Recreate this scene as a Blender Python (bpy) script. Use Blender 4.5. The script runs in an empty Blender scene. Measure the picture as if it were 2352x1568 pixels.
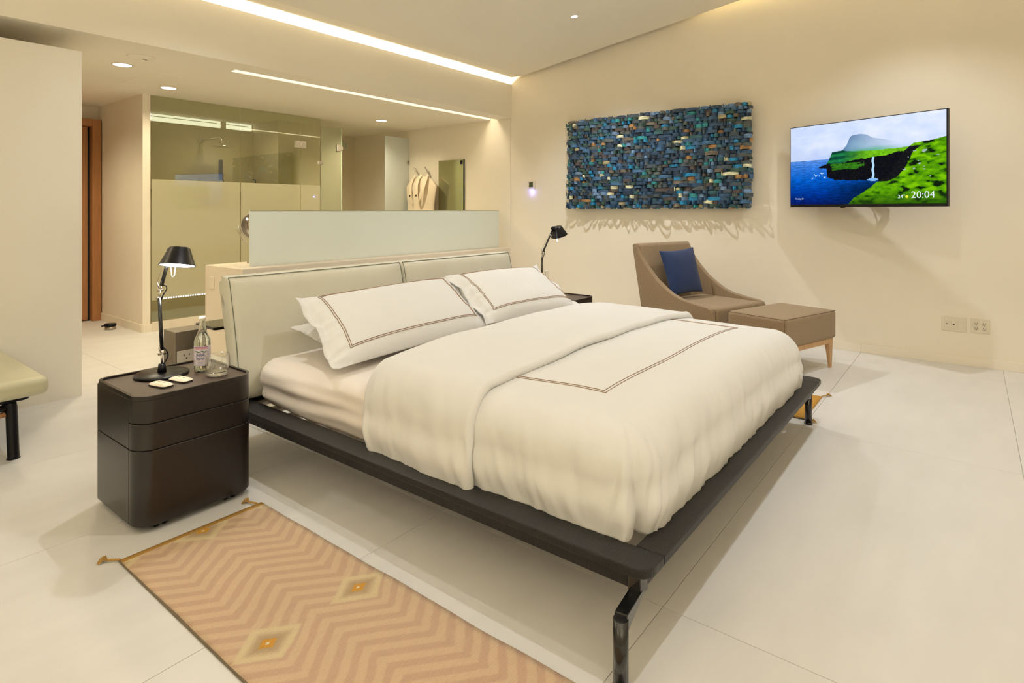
import bpy, bmesh, math, random
import numpy as np
from mathutils import Vector, Matrix, noise
PI = math.pi
rnd = random.Random(7)
scene = bpy.context.scene
COL = scene.collection

# ------------------------------------------------------------------ camera
cam_d = bpy.data.cameras.new('camera')
cam = bpy.data.objects.new('camera', cam_d); COL.objects.link(cam)
TH = math.radians(37.95)
cam.location = (0, 0, 1.3)
cam.rotation_euler = (math.radians(90), 0, TH - math.radians(90))
cam_d.sensor_width = 36.0; cam_d.sensor_fit = 'HORIZONTAL'
cam_d.lens = 36.0 * 1354.0 / 2352.0
cam_d.shift_x = 0.0
cam_d.shift_y = -(784.0 - 483.0) / 2352.0
cam_d.clip_start = 0.02
scene.camera = cam

# ------------------------------------------------------------------ world, exposure
w = bpy.data.worlds.new('world'); scene.world = w; w.use_nodes = True
w.node_tree.nodes['Background'].inputs[0].default_value = (0.02, 0.03, 0.06, 1)
w.node_tree.nodes['Background'].inputs[1].default_value = 1.0
scene.view_settings.view_transform = 'Standard'
scene.view_settings.look = 'None'
scene.view_settings.exposure = 0.0
scene.view_settings.gamma = 1.0
scene.view_settings.use_curve_mapping = False
scene.cycles.max_bounces = 12
scene.cycles.diffuse_bounces = 6
scene.cycles.glossy_bounces = 4
scene.cycles.use_adaptive_sampling = True
scene.cycles.adaptive_threshold = 0.1
scene.cycles.transparent_max_bounces = 16
scene.cycles.use_denoising = True
scene.cycles.sample_clamp_indirect = 4.0
scene.cycles.caustics_reflective = False
scene.cycles.caustics_refractive = False

WARM = (1.0, 0.87, 0.61)
MID = (0.96, 0.975, 1.0)
def spot(name, loc, target, power, angle=120, blend=0.6, r=0.035, col=MID):
    d = bpy.data.lights.new(name, 'SPOT'); d.energy = power; d.color = col
    d.spot_size = math.radians(angle); d.spot_blend = blend; d.shadow_soft_size = r
    o = bpy.data.objects.new(name, d); COL.objects.link(o); o.location = loc
    o.rotation_euler = (Vector(target) - Vector(loc)).to_track_quat('-Z', 'Y').to_euler()
    return o
def area(name, loc, sx, sy, power, direction=(0, 0, -1), col=MID, xaxis=None):
    d = bpy.data.lights.new(name, 'AREA'); d.shape = 'RECTANGLE'; d.size = sx; d.size_y = sy
    d.energy = power; d.color = col
    o = bpy.data.objects.new(name, d); COL.objects.link(o); o.location = loc
    z = -Vector(direction).normalized()
    x = Vector(xaxis or (1, 0, 0)); x = (x - z * x.dot(z)).normalized(); y = z.cross(x)
    o.rotation_euler = Matrix((x, y, z)).transposed().to_euler()
    return o
def ceil_z(y):
    return 3.05 + 0.137 * max(0.0, 4.6 - y)
# ceiling downlights of the bedroom (recessed spots)
BED_LIGHTS = [((5.06, 3.15), 140, 0.022), ((5.15, 0.38), 104, 0.022), ((2.10, 3.70), 66, 0.022), ((2.70, 0.48), 98, 0.022)]
for i, ((x, y), p, r) in enumerate(BED_LIGHTS):
    z = ceil_z(y)
    spot('downlight_lamp', (x, y, z - 0.012), (x, y, 0), p, (108 if y < 1 else 124) if x > 4 else 140, 0.75, r)
# added fill lights behind the camera, no lamps modelled, aimed up at the ceiling
for (x, y, p) in ((-1.7, -1.9, 66), (-2.1, 1.8, 40), (1.2, -2.3, 12)):
    area('ceiling_fill', (x, y, 1.85), 0.5, 0.5, p, (0, 0, 1), (1.0, 0.96, 0.88))
# bathroom soffit downlights
for (x, y) in ((1.92, 5.71), (2.57, 6.42), (5.32, 6.44)):
    spot('bathroom_lamp', (x, y, 2.53), (x, y, 0), 44 if x == 2.57 else 80, 150, 0.8, 0.05, WARM)
spot('bathroom_lamp', (3.9, 6.2, 2.53), (3.9, 6.2, 0), 60, 150, 0.8, 0.06, WARM)  # extra soffit light, no fixture modelled
spot('shower_fill', (3.9, 7.6, 2.53), (3.9, 7.6, 0), 15, 160, 0.8, 0.06, WARM)  # added light inside the shower, no fixture there
spot('hall_fill', (1.4, 7.2, 2.53), (1.4, 7.2, 0), 80, 150, 0.8, 0.06, WARM)  # added light out of view, no fixture, brightens the soffit by bounce
# cove lighting
area('cove_lamp', (2.0, 4.975, 2.93), 8.2, 0.05, 210, (0, -0.25, 1), (1.0, 0.9, 0.72))
area('wall_cove_lamp', (6.18, 1.9, 3.60), 0.04, 5.6, 7, (0.15, 0, -1), (1.0, 0.82, 0.42))
area('slot_lamp', (5.3, 5.175, 2.637), 1.5, 0.07, 7, (0, 0, -1), (1.0, 0.88, 0.66))

# ------------------------------------------------------------------ materials
def newmat(name):
    m = bpy.data.materials.new(name); m.use_nodes = True
    return m, m.node_tree.nodes, m.node_tree.links, m.node_tree.nodes['Principled BSDF']
def pbr(name, col, rough=0.5, metal=0.0, noise_amt=0.0, noise_scale=8.0, bump=0.0, bump_scale=60.0, coat=0.0, sheen=0.0,
        stretch=(1, 1, 1), spec=0.5, trans=0.0, emit=None, estr=0.0, bdist=0.01):
    m, N, L, b = newmat(name)
    b.inputs['Base Color'].default_value = (*col, 1)
    b.inputs['Roughness'].default_value = rough
    b.inputs['Metallic'].default_value = metal
    b.inputs['Coat Weight'].default_value = coat
    b.inputs['Coat Roughness'].default_value = 0.15
    b.inputs['Sheen Weight'].default_value = sheen
    b.inputs['Specular IOR Level'].default_value = spec
    b.inputs['Transmission Weight'].default_value = trans
    if emit:
        b.inputs['Emission Color'].default_value = (*emit, 1); b.inputs['Emission Strength'].default_value = estr
    if noise_amt or bump:
        tc = N.new('ShaderNodeTexCoord'); mp = N.new('ShaderNodeMapping'); mp.inputs['Scale'].default_value = stretch
        L.new(tc.outputs['Object'], mp.inputs['Vector'])
    if noise_amt:
        n = N.new('ShaderNodeTexNoise'); n.inputs['Scale'].default_value = noise_scale; n.inputs['Detail'].default_value = 6
        L.new(mp.outputs[0], n.inputs['Vector'])
        r = N.new('ShaderNodeMapRange'); r.inputs['From Min'].default_value = 0.3; r.inputs['From Max'].default_value = 0.7
        r.inputs['To Min'].default_value = 1 - noise_amt; r.inputs['To Max'].default_value = 1 + noise_amt
        L.new(n.outputs['Fac'], r.inputs['Value'])
        mx = N.new('ShaderNodeVectorMath'); mx.operation = 'SCALE'; mx.inputs[0].default_value = col
        L.new(r.outputs[0], mx.inputs['Scale']); L.new(mx.outputs[0], b.inputs['Base Color'])
    if bump:
        n2 = N.new('ShaderNodeTexNoise'); n2.inputs['Scale'].default_value = bump_scale; n2.inputs['Detail'].default_value = 4
        L.new(mp.outputs[0], n2.inputs['Vector'])
        bp = N.new('ShaderNodeBump'); bp.inputs['Strength'].default_value = bump; bp.inputs['Distance'].default_value = bdist
        L.new(n2.outputs['Fac'], bp.inputs['Height']); L.new(bp.outputs[0], b.inputs['Normal'])
    return m
def emission(name, col, s):
    m = bpy.data.materials.new(name); m.use_nodes = True
    N, L = m.node_tree.nodes, m.node_tree.links
    N.remove(N['Principled BSDF']); e = N.new('ShaderNodeEmission')
    e.inputs[0].default_value = (*col, 1); e.inputs[1].default_value = s
    L.new(e.outputs[0], N['Material Output'].inputs[0])
    return m
def thin_glass(name, tint, f0=0.06, body=0.0, bodycol=(0.6, 0.6, 0.5), rough=0.0):
    m = bpy.data.materials.new(name); m.use_nodes = True
    N, L = m.node_tree.nodes, m.node_tree.links
    N.remove(N['Principled BSDF'])
    t = N.new('ShaderNodeBsdfTransparent'); t.inputs[0].default_value = (*tint, 1)
    g = N.new('ShaderNodeBsdfGlossy'); g.inputs['Roughness'].default_value = rough; g.inputs[0].default_value = (1, 1, 1, 1)
    lw = N.new('ShaderNodeLayerWeight'); lw.inputs[0].default_value = 0.5
    p = N.new('ShaderNodeMath'); p.operation = 'POWER'; p.inputs[1].default_value = 4.0
    L.new(lw.outputs['Facing'], p.inputs[0])
    q = N.new('ShaderNodeMath'); q.operation = 'MULTIPLY_ADD'; q.inputs[1].default_value = 1 - f0; q.inputs[2].default_value = f0
    L.new(p.outputs[0], q.inputs[0])
    src = t
    if body > 0:
        d = N.new('ShaderNodeBsdfDiffuse'); d.inputs[0].default_value = (*bodycol, 1)
        tl = N.new('ShaderNodeBsdfTranslucent'); tl.inputs[0].default_value = (*bodycol, 1)
        mb = N.new('ShaderNodeMixShader'); mb.inputs[0].default_value = 0.5
        L.new(d.outputs[0], mb.inputs[1]); L.new(tl.outputs[0], mb.inputs[2])
        ms = N.new('ShaderNodeMixShader'); ms.inputs[0].default_value = body
        L.new(t.outputs[0], ms.inputs[1]); L.new(mb.outputs[0], ms.inputs[2]); src = ms
    mx = N.new('ShaderNodeMixShader'); L.new(q.outputs[0], mx.inputs[0])
    L.new(src.outputs[0], mx.inputs[1]); L.new(g.outputs[0], mx.inputs[2])
    L.new(mx.outputs[0], N['Material Output'].inputs[0])
    return m
def fabric(name, c1, c2, scale=500, rough=0.95, bump=0.25):
    m, N, L, b = newmat(name)
    tc = N.new('ShaderNodeTexCoord')
    w1 = N.new('ShaderNodeTexWave'); w1.inputs['Scale'].default_value = scale / 6.0; w1.bands_direction = 'X'
    w2 = N.new('ShaderNodeTexWave'); w2.inputs['Scale'].default_value = scale / 6.0; w2.bands_direction = 'Z'
    for q in (w1, w2):
        q.inputs['Distortion'].default_value = 2.0; L.new(tc.outputs['Object'], q.inputs['Vector'])
    ml = N.new('ShaderNodeMath'); ml.operation = 'MULTIPLY'
    L.new(w1.outputs['Fac'], ml.inputs[0]); L.new(w2.outputs['Fac'], ml.inputs[1])
    n = N.new('ShaderNodeTexNoise'); n.inputs['Scale'].default_value = 90; L.new(tc.outputs['Object'], n.inputs['Vector'])
    ad = N.new('ShaderNodeMath'); ad.operation = 'MULTIPLY_ADD'; ad.inputs[1].default_value = 0.5
    L.new(ml.outputs[0], ad.inputs[0]); L.new(n.outputs['Fac'], ad.inputs[2])
    cr = N.new('ShaderNodeMix'); cr.data_type = 'RGBA'; cr.inputs['A'].default_value = (*c1, 1); cr.inputs['B'].default_value = (*c2, 1)
    L.new(ad.outputs[0], cr.inputs['Factor']); L.new(cr.outputs['Result'], b.inputs['Base Color'])
    b.inputs['Roughness'].default_value = rough; b.inputs['Sheen Weight'].default_value = 0.15
    bp = N.new('ShaderNodeBump'); bp.inputs['Strength'].default_value = bump; bp.inputs['Distance'].default_value = 0.002
    L.new(ad.outputs[0], bp.inputs['Height']); L.new(bp.outputs[0], b.inputs['Normal'])
    return m

M = {}
M['wall'] = pbr('wall_plaster', (0.87, 0.80, 0.665), 0.85, noise_amt=0.025, noise_scale=1.4, bump=0.05, bump_scale=40)
M['wall_pale'] = pbr('pale_plaster', (0.86, 0.81, 0.70), 0.85, noise_amt=0.02, noise_scale=1.2, bump=0.05, bump_scale=40)
M['ceiling'] = pbr('ceiling_plaster', (0.90, 0.845, 0.715), 0.9, noise_amt=0.015, noise_scale=1.0)
M['tile'] = pbr('cream_stone_tile', (0.74, 0.725, 0.70), 0.38, noise_amt=0.035, noise_scale=2.2, stretch=(1, 3, 1), spec=0.35)
M['grout'] = pbr('beige_grout', (0.66, 0.62, 0.54), 0.9)
M['halfwall'] = pbr('cream_stone', (0.78, 0.69, 0.55), 0.5, noise_amt=0.03, noise_scale=3)
M['shower'] = pbr('shower_stone', (0.72, 0.63, 0.45), 0.6, noise_amt=0.02, noise_scale=2)
M['wood'] = pbr('warm_oak', (0.42, 0.19, 0.07), 0.45, noise_amt=0.12, noise_scale=6, stretch=(6, 6, 0.6))
M['oak_leg'] = pbr('light_oak', (0.62, 0.38, 0.19), 0.45, noise_amt=0.12, noise_scale=14, stretch=(6, 6, 0.6))
M['black_oak'] = pbr('black_stained_oak', (0.010, 0.009, 0.009), 0.38, noise_amt=0.5, noise_scale=30, stretch=(1, 14, 1), bump=0.8, bump_scale=40, spec=0.5, bdist=0.004)
M['black_oak_x'] = pbr('black_stained_oak_crosswise', (0.010, 0.009, 0.009), 0.38, noise_amt=0.5, noise_scale=30, stretch=(14, 1, 1), bump=0.8, bump_scale=40, spec=0.5, bdist=0.004)
M['espresso'] = pbr('espresso_veneer', (0.013, 0.008, 0.006), 0.27, noise_amt=0.25, noise_scale=12, stretch=(1, 1, 14), spec=0.6, bump=0.06, bump_scale=90)
M['veneer_top'] = pbr('walnut_brown_top', (0.075, 0.050, 0.036), 0.42, noise_amt=0.35, noise_scale=18, stretch=(1, 9, 1), bump=0.1, bump_scale=80)
M['black_metal'] = pbr('black_metal', (0.012, 0.012, 0.014), 0.3, 0.6)
M['black_gloss'] = pbr('black_lacquer', (0.008, 0.008, 0.008), 0.18, coat=0.5)
M['gap'] = pbr('shadow_gap_black', (0.003, 0.003, 0.003), 0.8)
M['chrome'] = pbr('chrome', (0.75, 0.72, 0.68), 0.18, 1.0)
M['nickel'] = pbr('brushed_nickel', (0.48, 0.43, 0.36), 0.36, 1.0, bump=0.05, bump_scale=200)
M['steel_box'] = pbr('champagne_metal', (0.34, 0.29, 0.23), 0.42, 0.75)
M['linen'] = pbr('white_cotton', (0.78, 0.775, 0.755), 0.9, sheen=0.1, bump=0.12, bump_scale=9, bdist=0.02, noise_amt=0.01)
M['sheet'] = pbr('white_sheet', (0.86, 0.79, 0.73), 0.9, sheen=0.1, bump=0.1, bump_scale=12, bdist=0.02)
M['thread'] = pbr('taupe_embroidery', (0.36, 0.235, 0.15), 0.8)
M['leather'] = pbr('pale_sage_leather', (0.72, 0.70, 0.58), 0.45, noise_amt=0.02, bump=0.12, bump_scale=7, bdist=0.02)
M['leather_bench'] = pbr('sage_leather', (0.58, 0.55, 0.38), 0.45, noise_amt=0.03, bump=0.08, bump_scale=14, bdist=0.01)
M['welt'] = pbr('grey_green_piping', (0.20, 0.22, 0.17), 0.6)
M['taupe'] = fabric('taupe_wool', (0.20, 0.135, 0.075), (0.36, 0.26, 0.155), 700)
M['navy'] = fabric('navy_wool', (0.008, 0.018, 0.065), (0.018, 0.045, 0.15), 700)
M['seam'] = pbr('dark_seam', (0.12, 0.08, 0.045), 0.9)
M['white_plastic'] = pbr('white_plastic', (0.80, 0.74, 0.66), 0.35)
M['cream_plastic'] = pbr('cream_plastic', (0.78, 0.71, 0.56), 0.4)
M['slot'] = pbr('dark_slot', (0.03, 0.025, 0.02), 0.7)
M['glass'] = thin_glass('clear_glass', (0.90, 0.92, 0.80), 0.10)
M['frost'] = thin_glass('frosted_film', (0.9, 0.9, 0.75), 0.07, 0.93, (0.84, 0.80, 0.58), 0.03)
M['frost_door'] = thin_glass('frosted_green_glass', (0.8, 0.85, 0.7), 0.04, 0.95, (0.70, 0.70, 0.50), 0.1)
M['frost_panel'] = thin_glass('frosted_white_glass', (0.9, 0.95, 0.88), 0.03, 0.94, (0.93, 0.975, 0.965), 0.02)
M['glass_edge'] = pbr('glass_edge', (0.55, 0.62, 0.45), 0.3)
M['mirror'] = pbr('mirror_olive_reflection', (0.62, 0.64, 0.40), 0.12, 0.8)  # olive of the reflected room is painted into the base colour
M['robe'] = pbr('cream_towelling', (0.80, 0.68, 0.50), 1.0, bump=0.5, bump_scale=120, sheen=0.3)
M['glow'] = emission('lamp_glow', (1.0, 0.97, 0.9), 9)
M['glow_soft'] = emission('led_dots', (1.0, 0.96, 0.88), 3)
M['slot_glow'] = emission('slot_glow', (1.0, 0.95, 0.78), 1.15)
M['blue_led'] = emission('blue_led', (0.25, 0.25, 1.0), 6)
M['bulb_white'] = emission('downlight_glow', (1.0, 0.98, 0.94), 6)
M['water'] = thin_glass('bottle_glass', (0.93, 0.95, 0.86), 0.08)
M['cup'] = thin_glass('tumbler_glass', (0.965, 0.97, 0.955), 0.10)
M['water'] = pbr('bottle_glass', (0.98, 0.99, 0.95), 0.0, trans=1.0); M['water'].node_tree.nodes['Principled BSDF'].inputs['IOR'].default_value = 1.46
M['cup'] = thin_glass('tumbler_glass', (0.975, 0.98, 0.965), 0.13)
M['cup_base'] = pbr('tumbler_base_glass', (1, 1, 1), 0.0, trans=1.0)
M['fill'] = pbr('mineral_water', (0.97, 0.99, 0.90), 0.0, trans=1.0); M['fill'].node_tree.nodes['Principled BSDF'].inputs['IOR'].default_value = 1.33
M['paper'] = pbr('pale_label_paper', (0.70, 0.62, 0.66), 0.6)
M['ink_blue'] = pbr('blue_ink', (0.10, 0.13, 0.34), 0.6)
M['ink_green'] = pbr('green_ink', (0.05, 0.13, 0.08), 0.6)
M['ink_red'] = pbr('pink_ink', (0.62, 0.30, 0.36), 0.6)
M['mustard'] = pbr('mustard_wool', (0.52, 0.27, 0.04), 0.95, bump=0.3, bump_scale=300, noise_amt=0.12, noise_scale=40)
M['tassel'] = pbr('mustard_tassel', (0.50, 0.29, 0.07), 0.95)
M['cream_wool'] = pbr('cream_wool', (0.75, 0.62, 0.40), 0.95)

# ------------------------------------------------------------------ geometry helpers
class MB:
    def __init__(s): s.bm = bmesh.new()
    def box(s, x0, x1, y0, y1, z0, z1, mi=0):
        vs = [s.bm.verts.new(p) for p in ((x0,y0,z0),(x1,y0,z0),(x1,y1,z0),(x0,y1,z0),(x0,y0,z1),(x1,y0,z1),(x1,y1,z1),(x0,y1,z1))]
        for f in ((0,3,2,1),(4,5,6,7),(0,1,5,4),(1,2,6,5),(2,3,7,6),(3,0,4,7)):
            s.bm.faces.new([vs[i] for i in f]).material_index = mi
        return s
    def prism(s, pts, a0, a1, axis='z', mi=0):
        """closed outline pts (2D) swept along an axis"""
        def m(p, a):
            return {'z': (p[0], p[1], a), 'x': (a, p[0], p[1]), 'y': (p[0], a, p[1])}[axis]
        A = [s.bm.verts.new(m(p, a0)) for p in pts]; B = [s.bm.verts.new(m(p, a1)) for p in pts]
        n = len(pts)
        fs = [s.bm.faces.new(A[::-1]), s.bm.faces.new(B)]
        for i in range(n): fs.append(s.bm.faces.new((A[i], A[(i+1)%n], B[(i+1)%n], B[i])))
        for f in fs: f.material_index = mi
        return s
    def tube(s, pts, r, seg=10, closed=False, mi=0):
        pts = [Vector(p) for p in pts]; n = len(pts); rings = []
        rr = r if isinstance(r, (list, tuple)) else [r]*n
        up = None
        for i, p in enumerate(pts):
            if closed: t = pts[(i+1)%n] - pts[i-1]
            else: t = pts[min(i+1, n-1)] - pts[max(i-1, 0)]
            t.normalize()
            if up is None:
                up = Vector((0,0,1)) if abs(t.z) < 0.9 else Vector((1,0,0))
            up = (up - t*up.dot(t))
            if up.length < 1e-6: up = t.orthogonal()
            up.normalize(); sd = t.cross(up)
            rings.append([s.bm.verts.new(p + (up*math.cos(a) + sd*math.sin(a))*rr[i]) for a in [2*PI*k/seg for k in range(seg)]])
        m = n if closed else n-1
        for i in range(m):
            a, b = rings[i], rings[(i+1)%n]
            for k in range(seg):
                f = s.bm.faces.new((a[k], a[(k+1)%seg], b[(k+1)%seg], b[k])); f.material_index = mi; f.smooth = True
        if not closed:
            s.bm.faces.new(rings[0][::-1]).material_index = mi; s.bm.faces.new(rings[-1]).material_index = mi
        return s
    def lathe(s, prof, seg=32, c=(0,0,0), axis=None, mi=0, close=False):
        """prof: (r, z) list; axis: rotation matrix applied before translation"""
        rings = []
        R = axis or Matrix.Identity(3); c = Vector(c)
        for r, z in prof:
            rings.append([s.bm.verts.new(c + R @ Vector((max(r,1e-5)*math.cos(2*PI*k/seg), max(r,1e-5)*math.sin(2*PI*k/seg), z))) for k in range(seg)])
        n = len(prof)
        for i in range(n if close else n-1):
            a, b = rings[i], rings[(i+1)%n]
            for k in range(seg):
                f = s.bm.faces.new((a[k], a[(k+1)%seg], b[(k+1)%seg], b[k])); f.material_index = mi; f.smooth = True
        if not close:
            if prof[0][0] > 1e-4: s.bm.faces.new(rings[0][::-1]).material_index = mi
            if prof[-1][0] > 1e-4: s.bm.faces.new(rings[-1]).material_index = mi
        return s
    def grid(s, P, nu, nv, closed_u=False, mi=0, smooth=True):
        V = [[s.bm.verts.new(P(i, j)) for j in range(nv)] for i in range(nu)]
        for i in range(nu if closed_u else nu-1):
            for j in range(nv-1):
                f = s.bm.faces.new((V[i][j], V[(i+1)%nu][j], V[(i+1)%nu][j+1], V[i][j+1])); f.smooth = smooth; f.material_index = mi
        return V
    def build(s, name, mat, parent=None, bevel=0.0, bseg=2, smooth=False, merge=False):
        bm = s.bm
        if merge: bmesh.ops.remove_doubles(bm, verts=bm.verts, dist=1e-5)
        bmesh.ops.recalc_face_normals(bm, faces=bm.faces)
        if bevel:
            es = [e for e in bm.edges if len(e.link_faces) == 2 and e.calc_face_angle(0) > math.radians(30)]
            bmesh.ops.bevel(bm, geom=es, offset=bevel, segments=bseg, affect='EDGES', profile=0.5, clamp_overlap=True)
        me = bpy.data.meshes.new(name)
        if smooth:
            for f in bm.faces: f.smooth = True
        bm.to_mesh(me); bm.free()
        if smooth and bevel: pass
        for mm in (mat if isinstance(mat, (list, tuple)) else [mat]): me.materials.append(mm)
        o = bpy.data.objects.new(name, me); COL.objects.link(o)
        if parent: o.parent = parent
        return o
def rrect(x0, x1, y0, y1, r, n=6, rs=None):
    """rounded rectangle outline; rs = radii at (x0y0, x1y0, x1y1, x0y1)"""
    rs = rs or (r,)*4; out = []
    for (cx, cy, a0), q in zip(((x0,y0,PI),(x1,y0,1.5*PI),(x1,y1,0),(x0,y1,0.5*PI)), rs):
        sx = 1 if cx == x0 else -1; sy = 1 if cy == y0 else -1
        if q <= 0: out.append((cx, cy)); continue
        for k in range(n+1):
            a = a0 + 0.5*PI*k/n
            out.append((cx + sx*q + q*math.cos(a), cy + sy*q + q*math.sin(a)))
    return out
def thing(name, label, cat, loc=(0,0,0), rotz=0.0, group=None):
    o = bpy.data.objects.new(name, None); COL.objects.link(o); o.location = loc; o.rotation_euler = (0, 0, rotz)
    o.empty_display_size = 0.1
    o['label'] = label; o['category'] = cat
    if group: o['group'] = group
    return o
def tag(o, label, cat, group=None):
    o['label'] = label; o['category'] = cat
    if group: o['group'] = group
    return o
def struct(o): o['kind'] = 'structure'; return o
def dup(root, loc, rotz, label, group=None):
    r = root.copy(); COL.objects.link(r); r.location = loc; r.rotation_euler = (0, 0, rotz); r['label'] = label
    if group: r['group'] = group
    for ch in list(root.children):
        c = ch.copy(); COL.objects.link(c); c.parent = r
        for g in list(ch.children):
            d = g.copy(); COL.objects.link(d); d.parent = c
    return r
def sm_edges(o, ang=40):
    for p in o.data.polygons: p.use_smooth = True
    try: o.data.set_sharp_from_angle(angle=math.radians(ang))
    except Exception: pass
    return o

# ------------------------------------------------------------------ the room
XL, YB, XR, YF = -2.6, -2.8, 6.24, 8.27
fl = struct(MB().box(XL, XR+0.1, YB, YF+0.1, -0.1, -0.006).build('floor', M['grout']))
tw = 0.9982
tile_mesh = {}
xs = [-4.17 + 2.0*k for k in range(0, 6)]
for a in xs:
    for k in range(-3, 9):
        y0 = -0.2 + k*1.0
        x0, x1, y1 = max(a, XL), min(a+2.0, XR), min(y0+1.0, YF)
        yy0 = max(y0, YB)
        if x1 - x0 < 0.05 or y1 - yy0 < 0.05: continue
        key = (round(x1-x0, 3), round(y1-yy0, 3))
        if key not in tile_mesh:
            t = MB().box(0.0012, key[0]-0.0012, 0.0012, key[1]-0.0012, -0.006, 0).build('tile', M['tile'], fl, bevel=0.0006, bseg=1)
            tile_mesh[key] = t.data
        else:
            t = bpy.data.objects.new('tile', tile_mesh[key]); COL.objects.link(t); t.parent = fl
        t.location = (x0, yy0, 0)

struct(MB().box(XR, XR+0.15, YB, YF+0.15, 0, 4.4).build('wall_right', M['wall']))
struct(MB().box(XR-0.012, XR, 4.885, YF, 0, 2.54).build('wall_right_cladding', M['wall']))
struct(MB().box(XL-0.15, XR+0.15, YF, YF+0.15, 0, 2.6).box(XL-0.15, 1.6, YF-0.01, YF, 0, 2.6).build('wall_far', M['wall']))
struct(MB().box(XL-0.15, XL, YB, YF+0.15, 0, 4.4).build('wall_left', M['wall_pale']))
struct(MB().box(XL-0.15, XR+0.15, YB-0.15, YB, 0, 4.4).build('wall_back', M['wall_pale']))
# free-standing screen wall at the left; hidden depth added to darken the gap above
struct(MB().box(XL, 1.407, 4.93, 6.10, 0, 2.415).build('wall_screen', M['wall_pale']))
# ceiling: sloping slab over the bedroom, level near the cove
prof = [(YB-0.1, ceil_z(YB-0.1)), (4.6, 3.05), (5.3, 3.05), (5.3, 3.15), (4.6, 3.15), (YB-0.1, ceil_z(YB-0.1)+0.1)]
ceil = struct(MB().prism(prof, XL, 6.125, 'x').build('ceiling', M['ceiling']))
# cap above the light gap along the right wall
prof2 = [(YB-0.1, ceil_z(YB-0.1)+0.24), (4.6, 3.29), (5.3, 3.29), (5.3, 3.33), (4.6, 3.33), (YB-0.1, ceil_z(YB-0.1)+0.28)]
MB().prism(prof2, 5.9, XR+0.1, 'x').build('cove_cap', M['ceiling'], ceil)
MB().box(XL, XR, 4.87, 4.89, 2.54, 2.988).build('bulkhead_face', M['ceiling'], ceil)
MB().box(XL, XR, 4.89, 5.20, 2.885, 2.905).box(XL, XR, 5.18, 5.24, 2.7, 3.35).build('cove_trough', M['ceiling'], ceil)
sof = MB()
sof.box(XL, XR, 4.8905, 5.115, 2.54, 2.60).box(XL, 2.60, 5.115, 5.235, 2.54, 2.60).box(XL, XR, 5.235, YF, 2.54, 2.60)
sof.box(2.58, XR, 5.105, 5.245, 2.645, 2.67).box(2.58, XR, 5.100, 5.115, 2.60, 2.66).box(2.58, XR, 5.235, 5.25, 2.60, 2.66).box(2.58, 2.60, 5.10, 5.25, 2.60, 2.66)
sof.build('soffit', M['ceiling'], ceil)
MB().box(2.62, XR-0.02, 5.229, 5.2345, 2.545, 2.640).build('light_strip', emission('slot_strip', (1.0, 0.88, 0.66), 1.3), ceil)
MB().box(XL+0.1, XR-0.1, 4.98, 5.0, 2.905, 2.912).build('light_strip', M['glow_soft'], ceil)
# entry / shower walls
struct(MB().box(2.525, 2.60, 6.945, YF, 0, 2.54).build('wall_shower_side', M['wall']))
MBs = MB().box(2.60, XR-0.012, YF-0.03, YF-0.002, 0, 2.54).box(4.44, 5.1, 7.56, YF-0.03, 0, 2.54)
struct(MBs.build('wall_shower_back', M['shower']))
# half wall / vanity block behind the bed
hw = struct(MB().box(2.54, XR-0.012, 4.885, 5.56, 0, 0.80).build('wall_half', M['halfwall'], bevel=0.003, bseg=1))
# base boards (stone skirting pieces)
bb = struct(MB().box(6.231, XR, YB, 4.88, 0, 0.074).build('baseboard_right', M['grout']))
ys = [-2.8, -1.2, 0.80, 2.80, 4.875]
for a, b in zip(ys, ys[1:]):
    MB().box(6.226, 6.239, a+0.001, b-0.001, 0.0, 0.076).build('tile', M['wall'], bb, bevel=0.0015, bseg=1)
bb2 = struct(MB().box(2.512, 2.525, 6.94, YF, 0, 0.085).build('baseboard_shower', M['wall']))
struct(MB().box(2.525, 2.61, 6.93, 6.945, 0, 0.085).build('baseboard_shower_end', M['wall']))

# wooden doorway in the far wall
dr = struct(MB().box(1.10, 1.18, YF-0.14, YF-0.02, 0, 2.37).box(2.425, 2.515, YF-0.14, YF-0.02, 0, 2.37).box(1.18, 2.425, YF-0.14, YF-0.02, 2.285, 2.37).build('door_1', M['wood'], bevel=0.003, bseg=1))
MB().box(1.185, 2.40, YF-0.055, YF-0.02, 0.01, 2.28).build('door_leaf', M['wood'], dr)
MB().box(2.402, 2.424, YF-0.06, YF-0.045, 0.01, 2.28).build('seal', M['gap'], dr)
# door stop on the floor
ds = thing('door_stop', 'small black and chrome door stop on the floor by the shower wall', 'door stop', (2.49, 7.78, 0))
ds.location = (2.38, 7.42, 0)
MB().lathe([(0.050,0.0),(0.052,0.004),(0.050,0.034),(0.046,0.036)], 24).build('base', M['nickel'], ds)
MB().lathe([(0.054,0.036),(0.056,0.04),(0.056,0.062),(0.050,0.066),(0.0,0.066)], 24).tube([(-0.045,0.0,0.052),(-0.085,0,0.045)], 0.009, 8).build('rubber_cap', M['black_metal'], ds)

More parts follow.
